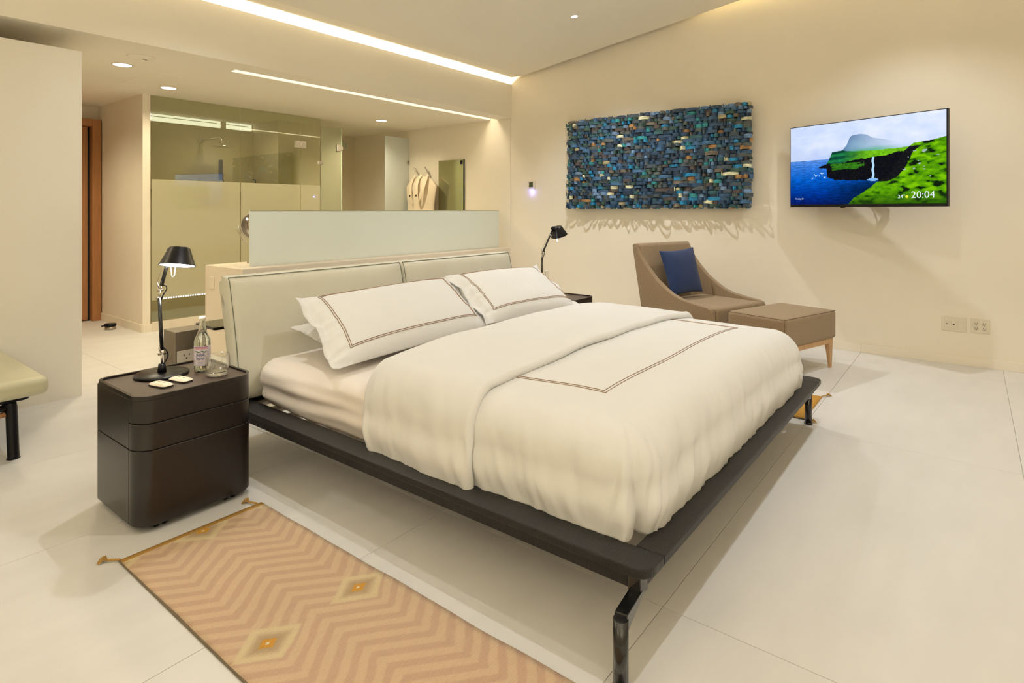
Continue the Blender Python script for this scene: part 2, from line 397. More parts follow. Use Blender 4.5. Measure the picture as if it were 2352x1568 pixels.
# downlight fixtures
def downlight(x, y, z, r, label, slope=0.0):
    t = thing('downlight', label, 'ceiling light', (x, y, z))
    t.rotation_euler = (-slope, 0, 0)
    MB().lathe([(r*0.94, -0.0005), (r*0.96, -0.003), (r*1.10, -0.003), (r*1.12, -0.0005)], 32).build('trim_ring', M['cream_plastic'], t)
    MB().lathe([(0.0, -0.0022), (r*0.94, -0.0022)], 32).build('lens', M['bulb_white'], t)
    return t
sl = math.atan(0.137)
bl = ['tiny recessed spotlight in the sloping bedroom ceiling above the bed head', 'recessed spotlight in the bedroom ceiling above the chaise and television',
      'recessed spotlight in the ceiling above the near nightstand', 'recessed spotlight in the ceiling above the foot of the bed',]
for ((x, y), p, r), lb in zip(BED_LIGHTS, bl):
    downlight(x, y, ceil_z(y) , 0.035, lb, sl)
for (x, y), lb in zip(((1.92, 5.71), (2.57, 6.42), (5.32, 6.44)),
        ('large round downlight in the bathroom soffit nearest the white screen wall', 'round downlight in the soffit in front of the shower side wall',
         'round downlight in the soffit in front of the frosted toilet door')):
    downlight(x, y, 2.54, 0.072, lb)
t = thing('smoke_detector', 'flush round cream smoke detector in the soffit beside the left downlight', 'smoke detector', (1.915, 5.30, 2.54))
MB().lathe([(0.0,-0.018),(0.05,-0.018),(0.06,-0.012),(0.095,-0.004),(0.10,0.0)], 32).build('cover', M['ceiling'], t)
MB().lathe([(0.0,-0.020),(0.009,-0.020),(0.009,-0.017)], 12, (0.012,-0.02,0)).lathe([(0.0,-0.020),(0.008,-0.020),(0.008,-0.017)], 12, (0.035,-0.005,0)).build('sensor_hole', M['slot'], t)
t = tag(MB().box(2.18, 2.90, 5.86, 6.50, 2.5385, 2.5405).build('access_panel', M['ceiling']), 'flush access panel in the soffit between the two left downlights', 'hatch')

# ------------------------------------------------------------------ shower enclosure
YG = 6.95
def pane_thing(name, label, cat, x0, x1, z1=2.535):
    t = thing(name, label, cat, (x0, YG, 0))
    MB().box(0.002, x1-x0-0.002, 0.0, 0.010, 0.10, z1).build('glass_pane', M['glass'], t)
    MB().box(0.002, x1-x0-0.002, -0.0015, -0.0005, 0.33, 1.635).build('frosted_film', M['frost'], t)
    return t
curb = tag(MB().box(2.61, 4.699, YG-0.03, YG+0.05, 0, 0.10).build('shower_curb', M['halfwall'], bevel=0.003), 'low stone curb under the shower glass', 'curb')
p1 = pane_thing('shower_screen', 'wide fixed clear shower pane with frosted lower half, next to the side wall', 'glass screen', 2.61, 3.588)
p2 = pane_thing('shower_screen', 'fixed clear shower pane behind the left end of the frosted half-wall glass', 'glass screen', 3.592, 4.394)
p3 = pane_thing('shower_door', 'clear glass shower door with frosted lower half, hinged in mid enclosure', 'glass door', 4.398, 4.697)
for z in (2.165,):
    MB().box(-0.075, -0.004, -0.014, 0.02, z-0.045, z+0.045).box(0.006, 0.075, -0.014, 0.02, z-0.045, z+0.045).box(-0.01, 0.012, -0.01, 0.016, z-0.03, z+0.03).build('hinge', M['chrome'], p3, bevel=0.002, bseg=1)
MB().box(0.25, 0.33, -0.02, -0.002, 1.925, 1.965).build('handle', M['chrome'], p3, bevel=0.002, bseg=1)
MB().lathe([(0,-0.012),(0.012,-0.012),(0.012,0.0)], 16, (0.32, -0.01, 1.60), Matrix.Rotation(PI/2, 3, 'X')).build('knob', M['chrome'], p3)
fd = thing('frosted_door', 'tall narrow frosted yellow-green glass door at the right end of the shower', 'glass door', (4.702, YG-0.012, 0))
MB().box(0, 0.31, 0, 0.010, 0.02, 2.44).build('glass_pane', M['frost_door'], fd)
MB().box(0.311, 0.335, 0, 0.012, 0.02, 2.44).build('edge_strip', M['glass_edge'], fd)
MB().box(0.24, 0.305, -0.016, 0.018, 2.12, 2.21).box(0.305, 0.335, -0.02, 0.02, 2.14, 2.19).build('hinge', M['chrome'], fd, bevel=0.003, bseg=1)
td = thing('toilet_door', 'frosted greenish glass panel standing out from the right bathroom wall', 'glass door', (5.755, 6.88, 0))
MB().box(0, 0.47, 0, 0.010, 0.02, 2.41).build('glass_pane', M['frost_panel'], td)
MB().lathe([(0,-0.016),(0.026,-0.016),(0.028,-0.012),(0.028,0.0),(0,0)], 20, (0.455, -0.001, 2.04), Matrix.Rotation(PI/2, 3, 'X')).build('pivot', M['nickel'], td)
lt = thing('led_strip', 'row of white LED dots glowing low behind the shower glass', 'light strip', (2.66, YG+0.02, 0.34))
for k in range(1):
    MB().box(0, 0.92, 0, 0.012, -0.012, 0.0).build('channel', M['nickel'], lt)
m = MB()
for k in range(36):
    m.lathe([(0.0, 0.0), (0.0075, 0.0), (0.0075, 0.004), (0, 0.004)], 8, (0.013+k*0.0255, -0.002, 0.0), Matrix.Rotation(PI/2, 3, 'X'))
o = m.build('diode', M['glow_soft'], lt); o['kind'] = 'stuff'; lt.location = (2.66, YG-0.022, 0.345)
for xa, xb, lb in ((2.66, 3.97, 'long bright light slot high on the shower back wall'), (4.05, 4.42, 'short bright light slot high on the shower back wall, right of the long one')):
    t = thing('wall_slot_light', lb, 'light', (xa, YF-0.031, 2.44), 0, 'light slots in the shower')
    MB().box(0, xb-xa, -0.004, 0, 0, 0.095).build('diffuser', M['slot_glow'], t)
    MB().box(0, xb-xa-0.05, -0.008, -0.004, 0.058, 0.066).build('divider_bar', M['glass_edge'], t)
    MB().box(-0.006, xb-xa+0.006, -0.010, 0, -0.006, 0).box(-0.006, xb-xa+0.006, -0.010, 0, 0.095, 0.099).build('frame', M['cream_plastic'], t)
# rain shower head on its wall arm
sh = thing('rain_shower', 'round chrome shower head on a bent arm inside the shower', 'shower head', (3.70, 8.235, 2.24))
MB().tube([(0,0.0,0),(0.03,-0.10,0.01),(0.10,-0.34,0.025),(0.105,-0.36,0.0),(0.105,-0.36,-0.07)], 0.012, 10).lathe([(0,0),(0.03,0),(0.03,0.02),(0,0.02)], 20, (0,0,0), Matrix.Rotation(PI/2, 3, 'X')).build('arm', M['chrome'], sh)
MB().lathe([(0.0,-0.098),(0.12,-0.098),(0.122,-0.088),(0.03,-0.078),(0.014,-0.06),(0,-0.06)], 32, (0.105,-0.36,0)).build('spray_plate', M['chrome'], sh)
hs = thing('hand_shower', 'dark slim hand shower on the wall of the shower', 'shower head', (3.962, 8.235, 1.70))
MB().box(-0.022, 0.022, -0.045, -0.012, 0.02, 0.30).box(-0.022, 0.022, -0.04, 0.0, 0.12, 0.16).build('handle', M['black_metal'], hs, bevel=0.006)
MB().tube([(0.03,-0.02,0.05),(0.05,-0.03,-0.1),(0.03,-0.03,-0.5),(0.0,-0.01,-0.7)], 0.006, 8).build('hose', M['chrome'], hs)
dp = thing('soap_dispenser', 'small black pump bottle on a ledge inside the shower', 'soap dispenser', (4.40, 8.10, 1.60))
MB().lathe([(0,0),(0.03,0),(0.032,0.005),(0.032,0.07),(0.012,0.09),(0.012,0.10),(0,0.10)], 20).build('bottle', M['black_metal'], dp)
MB().tube([(0,0,0.10),(0,0,0.135),(-0.035,-0.01,0.135)], 0.007, 8).build('pump', M['black_metal'], dp)
o = tag(MB().box(2.62, 4.43, 8.02, 8.238, 1.56, 1.60).build('shower_ledge', M['shower'], bevel=0.004), 'stone ledge across the back of the shower', 'shelf')
ve = thing('wall_vent', 'square grey-green vent high on the far bathroom wall', 'vent', (6.0, YF-0.04, 2.38))
MB().box(-0.09, 0.09, -0.012, 0.0, -0.06, 0.06).build('frame', M['cream_plastic'], ve, bevel=0.003)
for k in range(5):
    MB().box(-0.07+k*0.03, -0.055+k*0.03, -0.018, -0.008, -0.05, 0.05).build('slat', M['glass_edge'], ve)
# robe hooks, robes, mirror on the right bathroom wall
WX = XR-0.012
for hy, lb in ((6.64, 'bent metal robe hook nearer the frosted toilet panel'), (6.41, 'bent metal robe hook nearer the wall mirror')):
    h = thing('robe_hook', lb, 'hook', (WX, hy, 1.80), 0, 'robe hooks')
    MB().tube([(-0.012,0.0,-0.06),(-0.012,0,0.03),(-0.02,0.02,0.06),(-0.085,0.03,0.145)], 0.010, 8).build('prong', M['nickel'], h)
    MB().box(-0.012, -0.001, -0.014, 0.014, -0.08, 0.02).build('back_plate', M['nickel'], h, bevel=0.003)
def robe(y, label, tw, seed):
    t = thing('bathrobe', label, 'robe', (WX-0.015-tw, y, 1.80), 0, 'bathrobes on the wall')
    rows = [(0.0, 0.07, 0.03), (-0.03, 0.11, 0.05), (-0.08, 0.19, 0.065), (-0.14, 0.235, 0.075), (-0.25, 0.225, 0.085), (-0.42, 0.20, 0.09), (-0.55, 0.195, 0.10), (-0.8, 0.22, 0.11), (-1.05, 0.24, 0.115)]
    seg = 40
    def P(i, j):
        z, hw_, hd = rows[j]; a = 2*PI*i/seg
        rr = 1 + 0.05*math.sin(a*7+seed) * (0.3 + j*0.12)
        return (-hd*0.62 - 0.012 - hd*0.6*math.cos(a)*rr*0.9, math.sin(a)*hw_*1.08*(1+0.03*math.sin(j*2+seed)), z + 0.008*math.sin(a*5))
    m = MB(); m.grid(P, seg, len(rows), closed_u=True); m.build('body', M['robe'], t, smooth=True)
    m = MB()
    for sgn in (1, -1):     # shawl collar: two flat wide lapels meeting in a V
        pts = [(-0.06, sgn*0.065, 0.035), (-0.105, sgn*0.085, -0.03), (-0.145, sgn*0.08, -0.12), (-0.175, sgn*0.045, -0.25), (-0.185, sgn*0.0, -0.40)]
        wd = [0.018, 0.028, 0.034, 0.028, 0.008]
        def Q(i, j, pts=pts, wd=wd, sgn=sgn):
            p = pts[i]; q = (j-1)
            return (p[0]-0.012*(1-q*q), p[1]+wd[i]*q, p[2]-0.012*abs(q))
        m.grid(Q, 5, 3)
    m.build('collar', M['robe'], t, smooth=True)
    m = MB(); m.tube([(-0.075+0.070*math.cos(a)*-0.8, 0.185*math.sin(a), -0.50) for a in [2*PI*k/24 for k in range(24)]], 0.016, 8, True); m.build('belt', M['robe'], t)
    MB().box(-0.195, -0.183, 0.03, 0.045, -0.30, -0.27).build('button', M['slot'], t)
    return t
robe(6.60, 'cream towelling bathrobe hanging nearer the frosted panel, partly behind the other', 0.0, 0.4)
robe(6.36, 'cream towelling bathrobe with wide collar hanging nearer the mirror', 0.10, 2.1)
mr = thing('wall_mirror', 'tall mirror panel with painted-in olive reflection on the bathroom wall beside the robes', 'mirror', (WX, 5.96, 1.0))
MB().box(-0.035, -0.030, -0.245, 0.245, 0, 1.03).build('glass', M['mirror'], mr)
MB().box(-0.030, -0.001, -0.245, 0.245, 0, 1.03).build('backing', M['black_metal'], mr)
MB().box(-0.042, -0.03, -0.235, -0.195, 0.96, 1.015).build('clip', M['black_metal'], mr)
# thin chrome ring mirror standing on the half wall behind the frosted panel
rm = thing('ring_mirror', 'round chrome make-up mirror peeking past the left edge of the frosted panel', 'mirror', (2.93, 5.42, 0.80))
ang = math.radians(-52)
def circ(cx, cz, r, n=40):
    return [(cx + r*math.cos(a)*math.cos(ang), r*math.cos(a)*math.sin(ang), cz + r*math.sin(a)) for a in [2*PI*k/n for k in range(n)]]
MB().tube(circ(0.0, 0.35, 0.125), 0.006, 8, True).build('rim', M['nickel'], rm)
MB().lathe([(0,0),(0.12,0),(0.12,0.003),(0,0.003)], 36, (0,0,0.35), Matrix.Rotation(ang,3,'Z') @ Matrix.Rotation(PI/2,3,'X')).build('glass', M['chrome'], rm)
MB().tube([(-0.14*math.cos(ang),-0.14*math.sin(ang),0.36),(-0.15*math.cos(ang),-0.15*math.sin(ang),0.30),(-0.09*math.cos(ang),-0.09*math.sin(ang),0.20),(0,0,0.16),(0,0,0.01)], 0.006, 8).lathe([(0,0),(0.06,0),(0.06,0.01),(0,0.012)], 24).build('stand', M['nickel'], rm)
# frosted glass upstand on the half wall
gp = thing('frosted_glass_panel', 'long low frosted white glass panel standing on the half wall behind the bed', 'glass panel', (2.70, 5.06, 0.80))
MB().box(0, 3.50, 0, 0.012, 0.0, 0.50).build('pane', M['frost_panel'], gp, bevel=0.001, bseg=1)
MB().box(0, 3.50, -0.001, 0.0, 0.492, 0.50).build('edge', M['frost_door'], gp)
# blank cover plate on the end of the half wall
o = tag(MB().box(2.532, 2.54, 5.38, 5.455, 0.59, 0.70).build('blank_plate', M['halfwall'], bevel=0.002), 'blank cover plate on the end of the stone half wall', 'cover plate')

# ------------------------------------------------------------------ nightstands
def nightstand(label, loc, mirror=1):
    t = thing('nightstand', label, 'nightstand', loc, 0, 'nightstands')
    W, D, H0, H1 = 0.487, 0.468, 0.028, 0.552      # local origin: front-left corner at floor, x right, y back
    R = 0.075
    out = rrect(0, W, 0, D, R, 10, (R, R, 0.03, 0.03))
    body_in = rrect(0.006, W-0.006, 0.006, D-0.006, R, 10, (R-0.006, R-0.006, 0.025, 0.025))
    zs = [(0.028, 0.330), (0.334, 0.438), (0.442, 0.535)]
    gapx = 0.085
    MB().prism(body_in, 0.035, 0.53).build('carcass', M['gap'], t)
    # front shell (drawer fronts wrap round the rounded front corners)
    for (a, b) in zs:
        f = rrect(0, W, 0, gapx, R, 12, (R, R, 0, 0))
        o = MB().prism(f, a, b).build('drawer', M['espresso'], t, bevel=0.0015, bseg=1); sm_edges(o, 25)
    for (a, b) in ((0.028, 0.330), (0.334, 0.535)):
        f = rrect(0, W, gapx+0.004, D, 0.03, 6, (0, 0, 0.03, 0.03))
        o = MB().prism(f, a, b).build('side_panel', M['espresso'], t, bevel=0.0015, bseg=1); sm_edges(o, 25)
    # top: rim and inset board
    o1 = rrect(0, W, 0, D, R, 12, (R, R, 0.05, 0.05)); o2 = rrect(0.012, W-0.012, 0.012, D-0.014, R, 12, (R-0.012, R-0.012, 0.04, 0.04))
    m = MB(); bm = m.bm; n = len(o1)
    L_ = [[bm.verts.new((p[0], p[1], z)) for p in ring] for ring, z in ((o1, 0.535), (o1, 0.552), (o2, 0.552), (o2, 0.535))]
    for A, B in zip(L_, L_[1:] + L_[:1]):
        for i in range(n): bm.faces.new((A[i], A[(i+1)%n], B[(i+1)%n], B[i]))
    o = m.build('rim', M['espresso'], t); sm_edges(o, 30)
    MB().prism(o2, 0.532, 0.5435).build('top', M['veneer_top'], t)
    for (x, y) in ((0.10, 0.045), (W-0.10, 0.045), (0.09, D-0.07), (W-0.09, D-0.07)):
        m = MB()
        for dx in (-0.016, 0.016):
            m.lathe([(0,-0.009),(0.018,-0.009),(0.022,-0.005),(0.022,0.005),(0.018,0.009),(0,0.009)], 20, (x+dx, y, 0.022), Matrix.Rotation(PI/2, 3, 'Y'))
        m.box(x-0.008, x+0.008, y-0.008, y+0.008, 0.02, 0.058)
        m.build('caster', M['black_metal'], t)
    return t
NS1 = nightstand('espresso nightstand on casters at the near left of the bed, carrying bottle and glass', (0.927, 2.603, 0))
NS2 = dup(NS1, (4.038, 2.60, 0), 0, 'espresso nightstand on the far side of the bed, mostly hidden by pillows', 'nightstands')
ZT = 0.5436

# ------------------------------------------------------------------ desk lamps
def desk_lamp(label, base, elbow, head, tilt, shade_yaw=0.0, on=1.0, pitch=0.0, off=(0.052, -0.01, 0.012)):
    bx, by = base
    t = thing('desk_lamp', label, 'lamp', (bx, by, ZT), 0, 'articulated bedside lamps')
    MB().lathe([(0,0),(0.108,0),(0.112,0.003),(0.112,0.010),(0.106,0.014),(0.0,0.015)], 48).build('base', M['black_metal'], t)
    MB().lathe([(0,0.014),(0.020,0.014),(0.014,0.052),(0,0.052)], 20).build('socket', M['black_metal'], t)
    e = Vector(elbow) - t.location; h = Vector(head) - t.location
    j0 = Vector((0, 0, 0.115)); e0 = e - Vector((0.004, 0, 0.035))
    MB().tube([(0,0,0.05), (0,0,0.10)], 0.0055, 10).tube([(-0.016,0,0.098),(0.016,0,0.098)], 0.0055, 8).tube([(-0.003,0,0.10), (-0.012,0,0.128)], 0.0035, 8).build('lower_joint', M['nickel'], t)
    MB().tube([j0, e0], 0.0085, 12).build('lower_arm', M['black_gloss'], t)
    up0 = e + (h-e).normalized()*0.02
    MB().tube([e0, e], 0.0045, 8).tube([e+Vector((-0.014,0,0.0)), e+Vector((0.014,0,0))], 0.005, 8).tube([e0+Vector((-0.014,0,0.0)), e0+Vector((0.004,0,0.0))], 0.005, 8).tube([e, e+Vector((-0.014,0,0.035))], 0.003, 8).tube([e, up0], 0.005, 8).build('elbow_joint', M['nickel'], t)
    MB().tube([up0, h], 0.0082, 12).build('upper_arm', M['black_gloss'], t)
    d = (h-e).normalized()
    MB().tube([e + Vector((-0.016,0,0.03)), e + Vector((-0.012,0,0.02)) + d*(h-e).length*0.55, h + Vector((-0.008,0,0))], 0.0012, 6).build('tension_wire', M['nickel'], t)
    cb = []
    for k in range(9):
        q = k/8; cb.append(Vector((0.004+0.020*math.sin(q*PI), -0.006, 0.052+0.075*q)))
    MB().tube(cb, 0.003, 8).build('cable', M['black_metal'], t)
    cb = [e0 + Vector((0.006,-0.004,-0.01)), e0+Vector((0.014,-0.006,0.012)), e+Vector((0.026,-0.006,0.004)), e+Vector((0.022,-0.006,0.02)), up0+Vector((0.006,-0.004,0.002))]
    MB().tube(cb, 0.003, 8).build('cable', M['black_metal'], t)
    # shade: truncated cone, open below; rotation tilts it about the head joint
    R = Matrix.Rotation(pitch, 3, Vector((math.sin(TH), -math.cos(TH), 0))) @ Matrix.Rotation(shade_yaw, 3, 'Z') @ Matrix.Rotation(-tilt, 3, 'Y')
    c = h + Vector(off)
    outer = [(0.044, 0.0), (0.0745, -0.078), (0.0765, -0.079), (0.0765, -0.081), (0.0735, -0.081), (0.0425, -0.003), (0.0, -0.003), (0.0, 0.004), (0.038, 0.004)]
    MB().lathe(outer, 48, c, R, close=True).build('shade', M['black_metal'], t)
    MB().lathe([(0.040, -0.006), (0.0715, -0.0795)], 40, c, R).lathe([(0.0,-0.058),(0.05,-0.058)], 32, c, R).build('bulb', M['glow'], t)
    MB().lathe([(0,0),(0.016,0),(0.018,0.008),(0.018,0.03),(0.012,0.036),(0,0.036)], 20, h + Vector((off[0]*0.3, off[1]*0.3, -0.012)), R @ Matrix.Rotation(-0.5,3,'Y')).tube([h + R @ Vector((-0.012,0.0,0.006)), h + R @ Vector((0.03,0,0.006))], 0.007, 8).build('lamp_holder', M['black_metal'], t)
    q = c + R @ Vector((-0.022, -0.0, -0.062))
    lp = [q + Vector((0.010*math.cos(a), 0.0, -0.045 - 0.045*math.sin(a))) for a in [2*PI*k/20 for k in range(20)]]
    lp = [q + Vector(v) for v in ((-0.010,0,0.0),(-0.009,0,-0.03),(-0.006,0,-0.065),(-0.002,0,-0.074),(0.003,0,-0.074),(0.006,0,-0.065),(0.011,0,-0.03),(0.012,0,0.0))]
    MB().tube(lp, 0.0022, 8).build('handle', pbr('white_handle', (0.9,0.9,0.85), 0.3, emit=(1,0.95,0.85), estr=0.0), t)
    pw = t.location + c + R @ Vector((0,0,-0.09)); 
    L_ = spot('desk_lamp_light', pw, pw + R @ Vector((0,0,-1)), 5.0*on, 130, 0.5, 0.03, (1.0, 0.93, 0.82))
    return t
desk_lamp('black articulated desk lamp, lit, on the near nightstand beside the bottle', (1.147, 2.935), (1.140, 2.935, 0.935), (1.188, 2.945, 1.105), 0.0, 0.0, pitch=math.radians(-13), off=(0.016, -0.058, 0.020))
desk_lamp('black articulated desk lamp with tilted shade behind the far pillow', (4.21, 2.955), (4.22, 2.955, 0.925), (4.40, 2.965, 1.135), 0.35, -0.15, on=0.6)

# ------------------------------------------------------------------ small things on the nightstands
def text_mesh(name, body, size, mat, parent, loc, rot, align='LEFT', ext=0.0):
    cu = bpy.data.curves.new(name, 'FONT'); cu.body = body; cu.size = size; cu.extrude = ext; cu.align_x = align; cu.resolution_u = 4
    tmp = bpy.data.objects.new('tmp_text', cu); COL.objects.link(tmp)
    dg = bpy.context.evaluated_depsgraph_get()
    me = bpy.data.meshes.new_from_object(tmp.evaluated_get(dg)); bpy.data.objects.remove(tmp); bpy.data.curves.remove(cu)
    me.name = name; me.materials.clear(); me.materials.append(mat)
    o = bpy.data.objects.new(name, me); COL.objects.link(o); o.parent = parent; o.location = loc; o.rotation_euler = rot
    return o
def bottle(label, loc, group='water bottles'):
    t = thing('water_bottle', label, 'bottle', loc, 0, group)
    prof = [(0,0.006),(0.030,0.001),(0.034,0.004),(0.0355,0.012),(0.0355,0.138),(0.033,0.152),(0.024,0.172),(0.0165,0.192),(0.0140,0.215),(0.0128,0.232),(0.0145,0.234),(0.0145,0.241),(0.0125,0.243),(0.0125,0.248)]
    inner = [(r-0.0022, z) for r, z in prof[::-1] if r > 0.01] 
    MB().lathe(prof + inner + [(0.0, 0.010)], 40).build('glass', M['water'], t)
    MB().lathe([(0,0.0075),(0.028,0.008),(0.0325,0.014),(0.0325,0.137),(0.030,0.150),(0.0215,0.170),(0.0155,0.185),(0,0.185)], 32).build('water', M['fill'], t)
    MB().lathe([(0.0148,0.243),(0.0160,0.244),(0.0155,0.2535),(0.012,0.256),(0,0.256)], 24).build('cap', M['white_plastic'], t)
    r = 0.0358
    def band(z0, z1, a0, a1, rr, n=28):
        m = MB(); m.grid(lambda i, j: (rr*math.cos(a0+(a1-a0)*i/(n-1)), rr*math.sin(a0+(a1-a0)*i/(n-1)), z0 if j == 0 else z1), n, 2); return m
    AC = math.radians(-128)     # label faces the camera
    lab = band(0.030, 0.122, AC-1.9, AC+1.9, r).build('label', M['paper'], t)
    band(0.108, 0.120, AC-0.8, AC+0.9, r+0.0003).build('print', M['ink_red'], lab)
    m = MB()
    for a0, a1, z0, z1 in ((-0.85,-0.82,0.034,0.118),(0.92,0.95,0.034,0.118),(-0.85,0.95,0.034,0.0355),(-0.85,0.95,0.1175,0.119)):
        b_ = band(z0, z1, AC+a0, AC+a1, r+0.0005, 12); me = bpy.data.meshes.new('t'); b_.bm.to_mesh(me); m.bm.from_mesh(me); b_.bm.free()
    def stroke(pts, wv=0.0009, mm=None):
        mm.tube([((r+0.0006)*math.cos(AC+a), (r+0.0006)*math.sin(AC+a), z) for a, z in pts], wv, 5)
    for base_z, ph in ((0.081, 0.0), (0.064, 1.3)):
        stroke([(-0.55+0.045*k+0.02*math.sin(k*2.1+ph), base_z + 0.006*math.sin(k*1.55+ph) + (0.006 if k % 7 == 0 else 0)) for k in range(24)], mm=m)
    stroke([(-0.3+0.03*k, 0.046+0.0015*math.sin(k*3)) for k in range(22)], mm=m)
    m.build('print', M['ink_blue'], lab)
    m = MB()
    m.tube([((r+0.0006)*math.cos(AC+a), (r+0.0006)*math.sin(AC+a), z) for a, z in [(-0.7+0.06*k, 0.097+0.003*math.sin(k*0.55)) for k in range(25)]], [0.0008+0.0016*abs(math.sin(k*0.26)) for k in range(25)], 5)
    m.build('print', M['ink_green'], lab)
    return t
B1 = bottle('clear glass water bottle with pale pink label on the near nightstand', (1.296, 2.865, ZT))
def tumbler(label, loc):
    t = thing('tumbler', label, 'glass', loc, 0, 'ribbed tumblers')
    n = 72
    rows = [(0.0,0.002,0),(0.036,0.0015,0),(0.0405,0.006,0.3),(0.0425,0.012,1),(0.0435,0.05,1),(0.044,0.072,1),(0.044,0.084,0),(0.044,0.090,0),(0.0425,0.0905,0),(0.0415,0.086,0),(0.040,0.03,0),(0.036,0.021,0),(0.0,0.019,0)]
    m = MB()
    def P(i, j):
        r, z, q = rows[j]; a = 2*PI*i/n
        r = max(r*(1 + 0.022*q*math.cos(a*18)), 1e-5); return (r*math.cos(a), r*math.sin(a), z)
    m.grid(P, n, len(rows), closed_u=True); m.build('body', M['cup'], t)
    MB().lathe([(0,0.003),(0.034,0.003),(0.0385,0.007),(0.0395,0.013),(0.036,0.019),(0,0.017)], 36).build('thick_base', M['cup_base'], t)
    t.scale = (1.10, 1.10, 1.08)
    return t
T1 = tumbler('short ribbed glass tumbler beside the bottle on the near nightstand', (1.300, 2.728, ZT))
B2 = dup(B1, (4.058, 2.80, ZT), 0.3, 'clear glass water bottle on the far nightstand, only its cap showing', 'water bottles')
T2 = None
def remote(label, loc, rot):
    t = thing('remote_control', label, 'remote control', loc, rot, 'curtain and light remotes')
    t.scale = (1.22, 1.22, 1.3)
    def P(i, j):
        u, v = -1+2*i/14, -1+2*j/8
        su = math.copysign(1-(1-abs(u))**2.4, u) if False else u
        e = max(0, 1-abs(u)**5) * max(0, 1-abs(v)**5)
        return (0.044*u*(1-0.06*v*v), 0.0215*v*(1-0.10*u*u), 0.006 + 0.007*e**0.4)
    m = MB(); m.grid(P, 15, 9); m.grid(lambda i, j: (P(i,j)[0]*0.97, P(i,j)[1]*0.95, 0.0005), 15, 9)
    V = []
    m.build('shell', M['cream_plastic'], t, smooth=True)
    MB().prism(rrect(-0.0425,0.0425,-0.020,0.020,0.006), 0.0005, 0.0065).build('underside', M['slot'], t)
    for x in (-0.018, -0.010, 0.012):
        MB().lathe([(0,0.0132),(0.0035,0.0132),(0.0035,0.0125)], 12, (x, 0.003, 0.0003)).build('button', pbr('brown_print', (0.45,0.33,0.2),0.6), t)
    return t
remote('cream pebble-shaped remote on the near nightstand, the one nearer its left front corner', (1.072, 2.752, ZT), math.radians(-77))
remote('cream pebble-shaped remote on the near nightstand, just right of the other remote', (1.158, 2.765, ZT), math.radians(-77))

# power pedestal and console behind the headboard
pp = thing('power_pedestal', 'metal box with power outlets standing behind the near nightstand', 'outlet box', (1.435, 3.50, 0))
MB().box(0, 0.175, 0, 0.15, 0, 0.62).build('housing', M['steel_box'], pp, bevel=0.002, bseg=1)
fp = MB().box(0.010, 0.168, -0.004, 0.0, 0.36, 0.512).build('face_plate', M['white_plastic'], pp, bevel=0.0015, bseg=1)
m = MB()
for cx in (0.062,):
    for cz in (0.485, 0.440):
        m.box(cx-0.018, cx-0.014, -0.0055, -0.003, cz-0.006, cz+0.006).box(cx+0.010, cx+0.014, -0.0055, -0.003, cz-0.005, cz+0.007).lathe([(0,-0.0005),(0.005,-0.0005),(0.005,0.001)], 10, (cx-0.002, -0.0045, cz-0.018), Matrix.Rotation(PI/2,3,'X'))
m.box(0.042, 0.079, -0.006, -0.003, 0.398, 0.412)
m.build('socket_slot', M['slot'], fp)
for k in range(5):
    MB().box(0.130, 0.165, -0.007, -0.003, 0.402+k*0.020, 0.410+k*0.020).build('usb_port', M['wood'], fp)
ct = thing('console_table', 'black console table with a curved leg behind the headboard', 'table', (1.68, 3.5, 0))
MB().prism(rrect(0, 2.2, 0.06, 0.32, 0.02), 0.582, 0.600).build('table_top', M['black_gloss'], ct, bevel=0.003)
for xx in (0.10, 2.08):
    pts = [(xx-0.04, 0.19, 0.578), (xx+0.02, 0.19, 0.572), (xx+0.055, 0.19, 0.545), (xx+0.07, 0.19, 0.48), (xx+0.075, 0.19, 0.2), (xx+0.07, 0.19, 0.0)]
    m = MB(); m.tube(pts, [0.010,0.014,0.018,0.018,0.016,0.013], 10); m.build('leg', M['black_gloss'], ct)

# ------------------------------------------------------------------ bed
X0, X1, Y0, Y1 = 1.535, 3.985, 0.715, 3.30
bed = thing('bed', 'king bed with low black oak platform frame and pale leather headboard', 'bed', (2.76, 2.0, 0))
def L(x, y, z): return (x-2.76, y-2.0, z)
BO = (-2.76, -2.0)
def bprism(pts): return [(p[0]-2.76, p[1]-2.0) for p in pts]
ZF = 0.28
rail_s = 0.113; rail_f = 0.092
MB().prism(bprism([(X0, Y0+0.05)] + [(X0+0.05-0.05*math.cos(a), Y0+0.05-0.05*math.sin(a)) for a in [PI/2*k/8 for k in range(1,9)]] + [(X0+rail_s, Y0), (X0+rail_s, Y0+rail_f), (X0+rail_s, Y1), (X0, Y1)]), ZF-0.028, ZF).build('side_rail', M['black_oak'], bed, bevel=0.005)
MB().prism(bprism([(X1-rail_s, Y0), (X1-0.05, Y0)] + [(X1-0.05+0.05*math.sin(a), Y0+0.05-0.05*math.cos(a)) for a in [PI/2*k/8 for k in range(1,9)]] + [(X1, Y1), (X1-rail_s, Y1)]), ZF-0.028, ZF).build('side_rail', M['black_oak'], bed, bevel=0.005)
MB().box(*[v for v in (X0+rail_s+0.002-2.76, X1-rail_s-0.002-2.76, Y0-2.0, Y0+rail_f-2.0, ZF-0.028, ZF)]).build('foot_rail', M['black_oak_x'], bed, bevel=0.004)
MB().box(X0+rail_s-2.76, X1-rail_s-2.76, Y1-0.1-2.0, Y1-2.0, ZF-0.028, ZF).build('head_rail', M['black_oak_x'], bed)
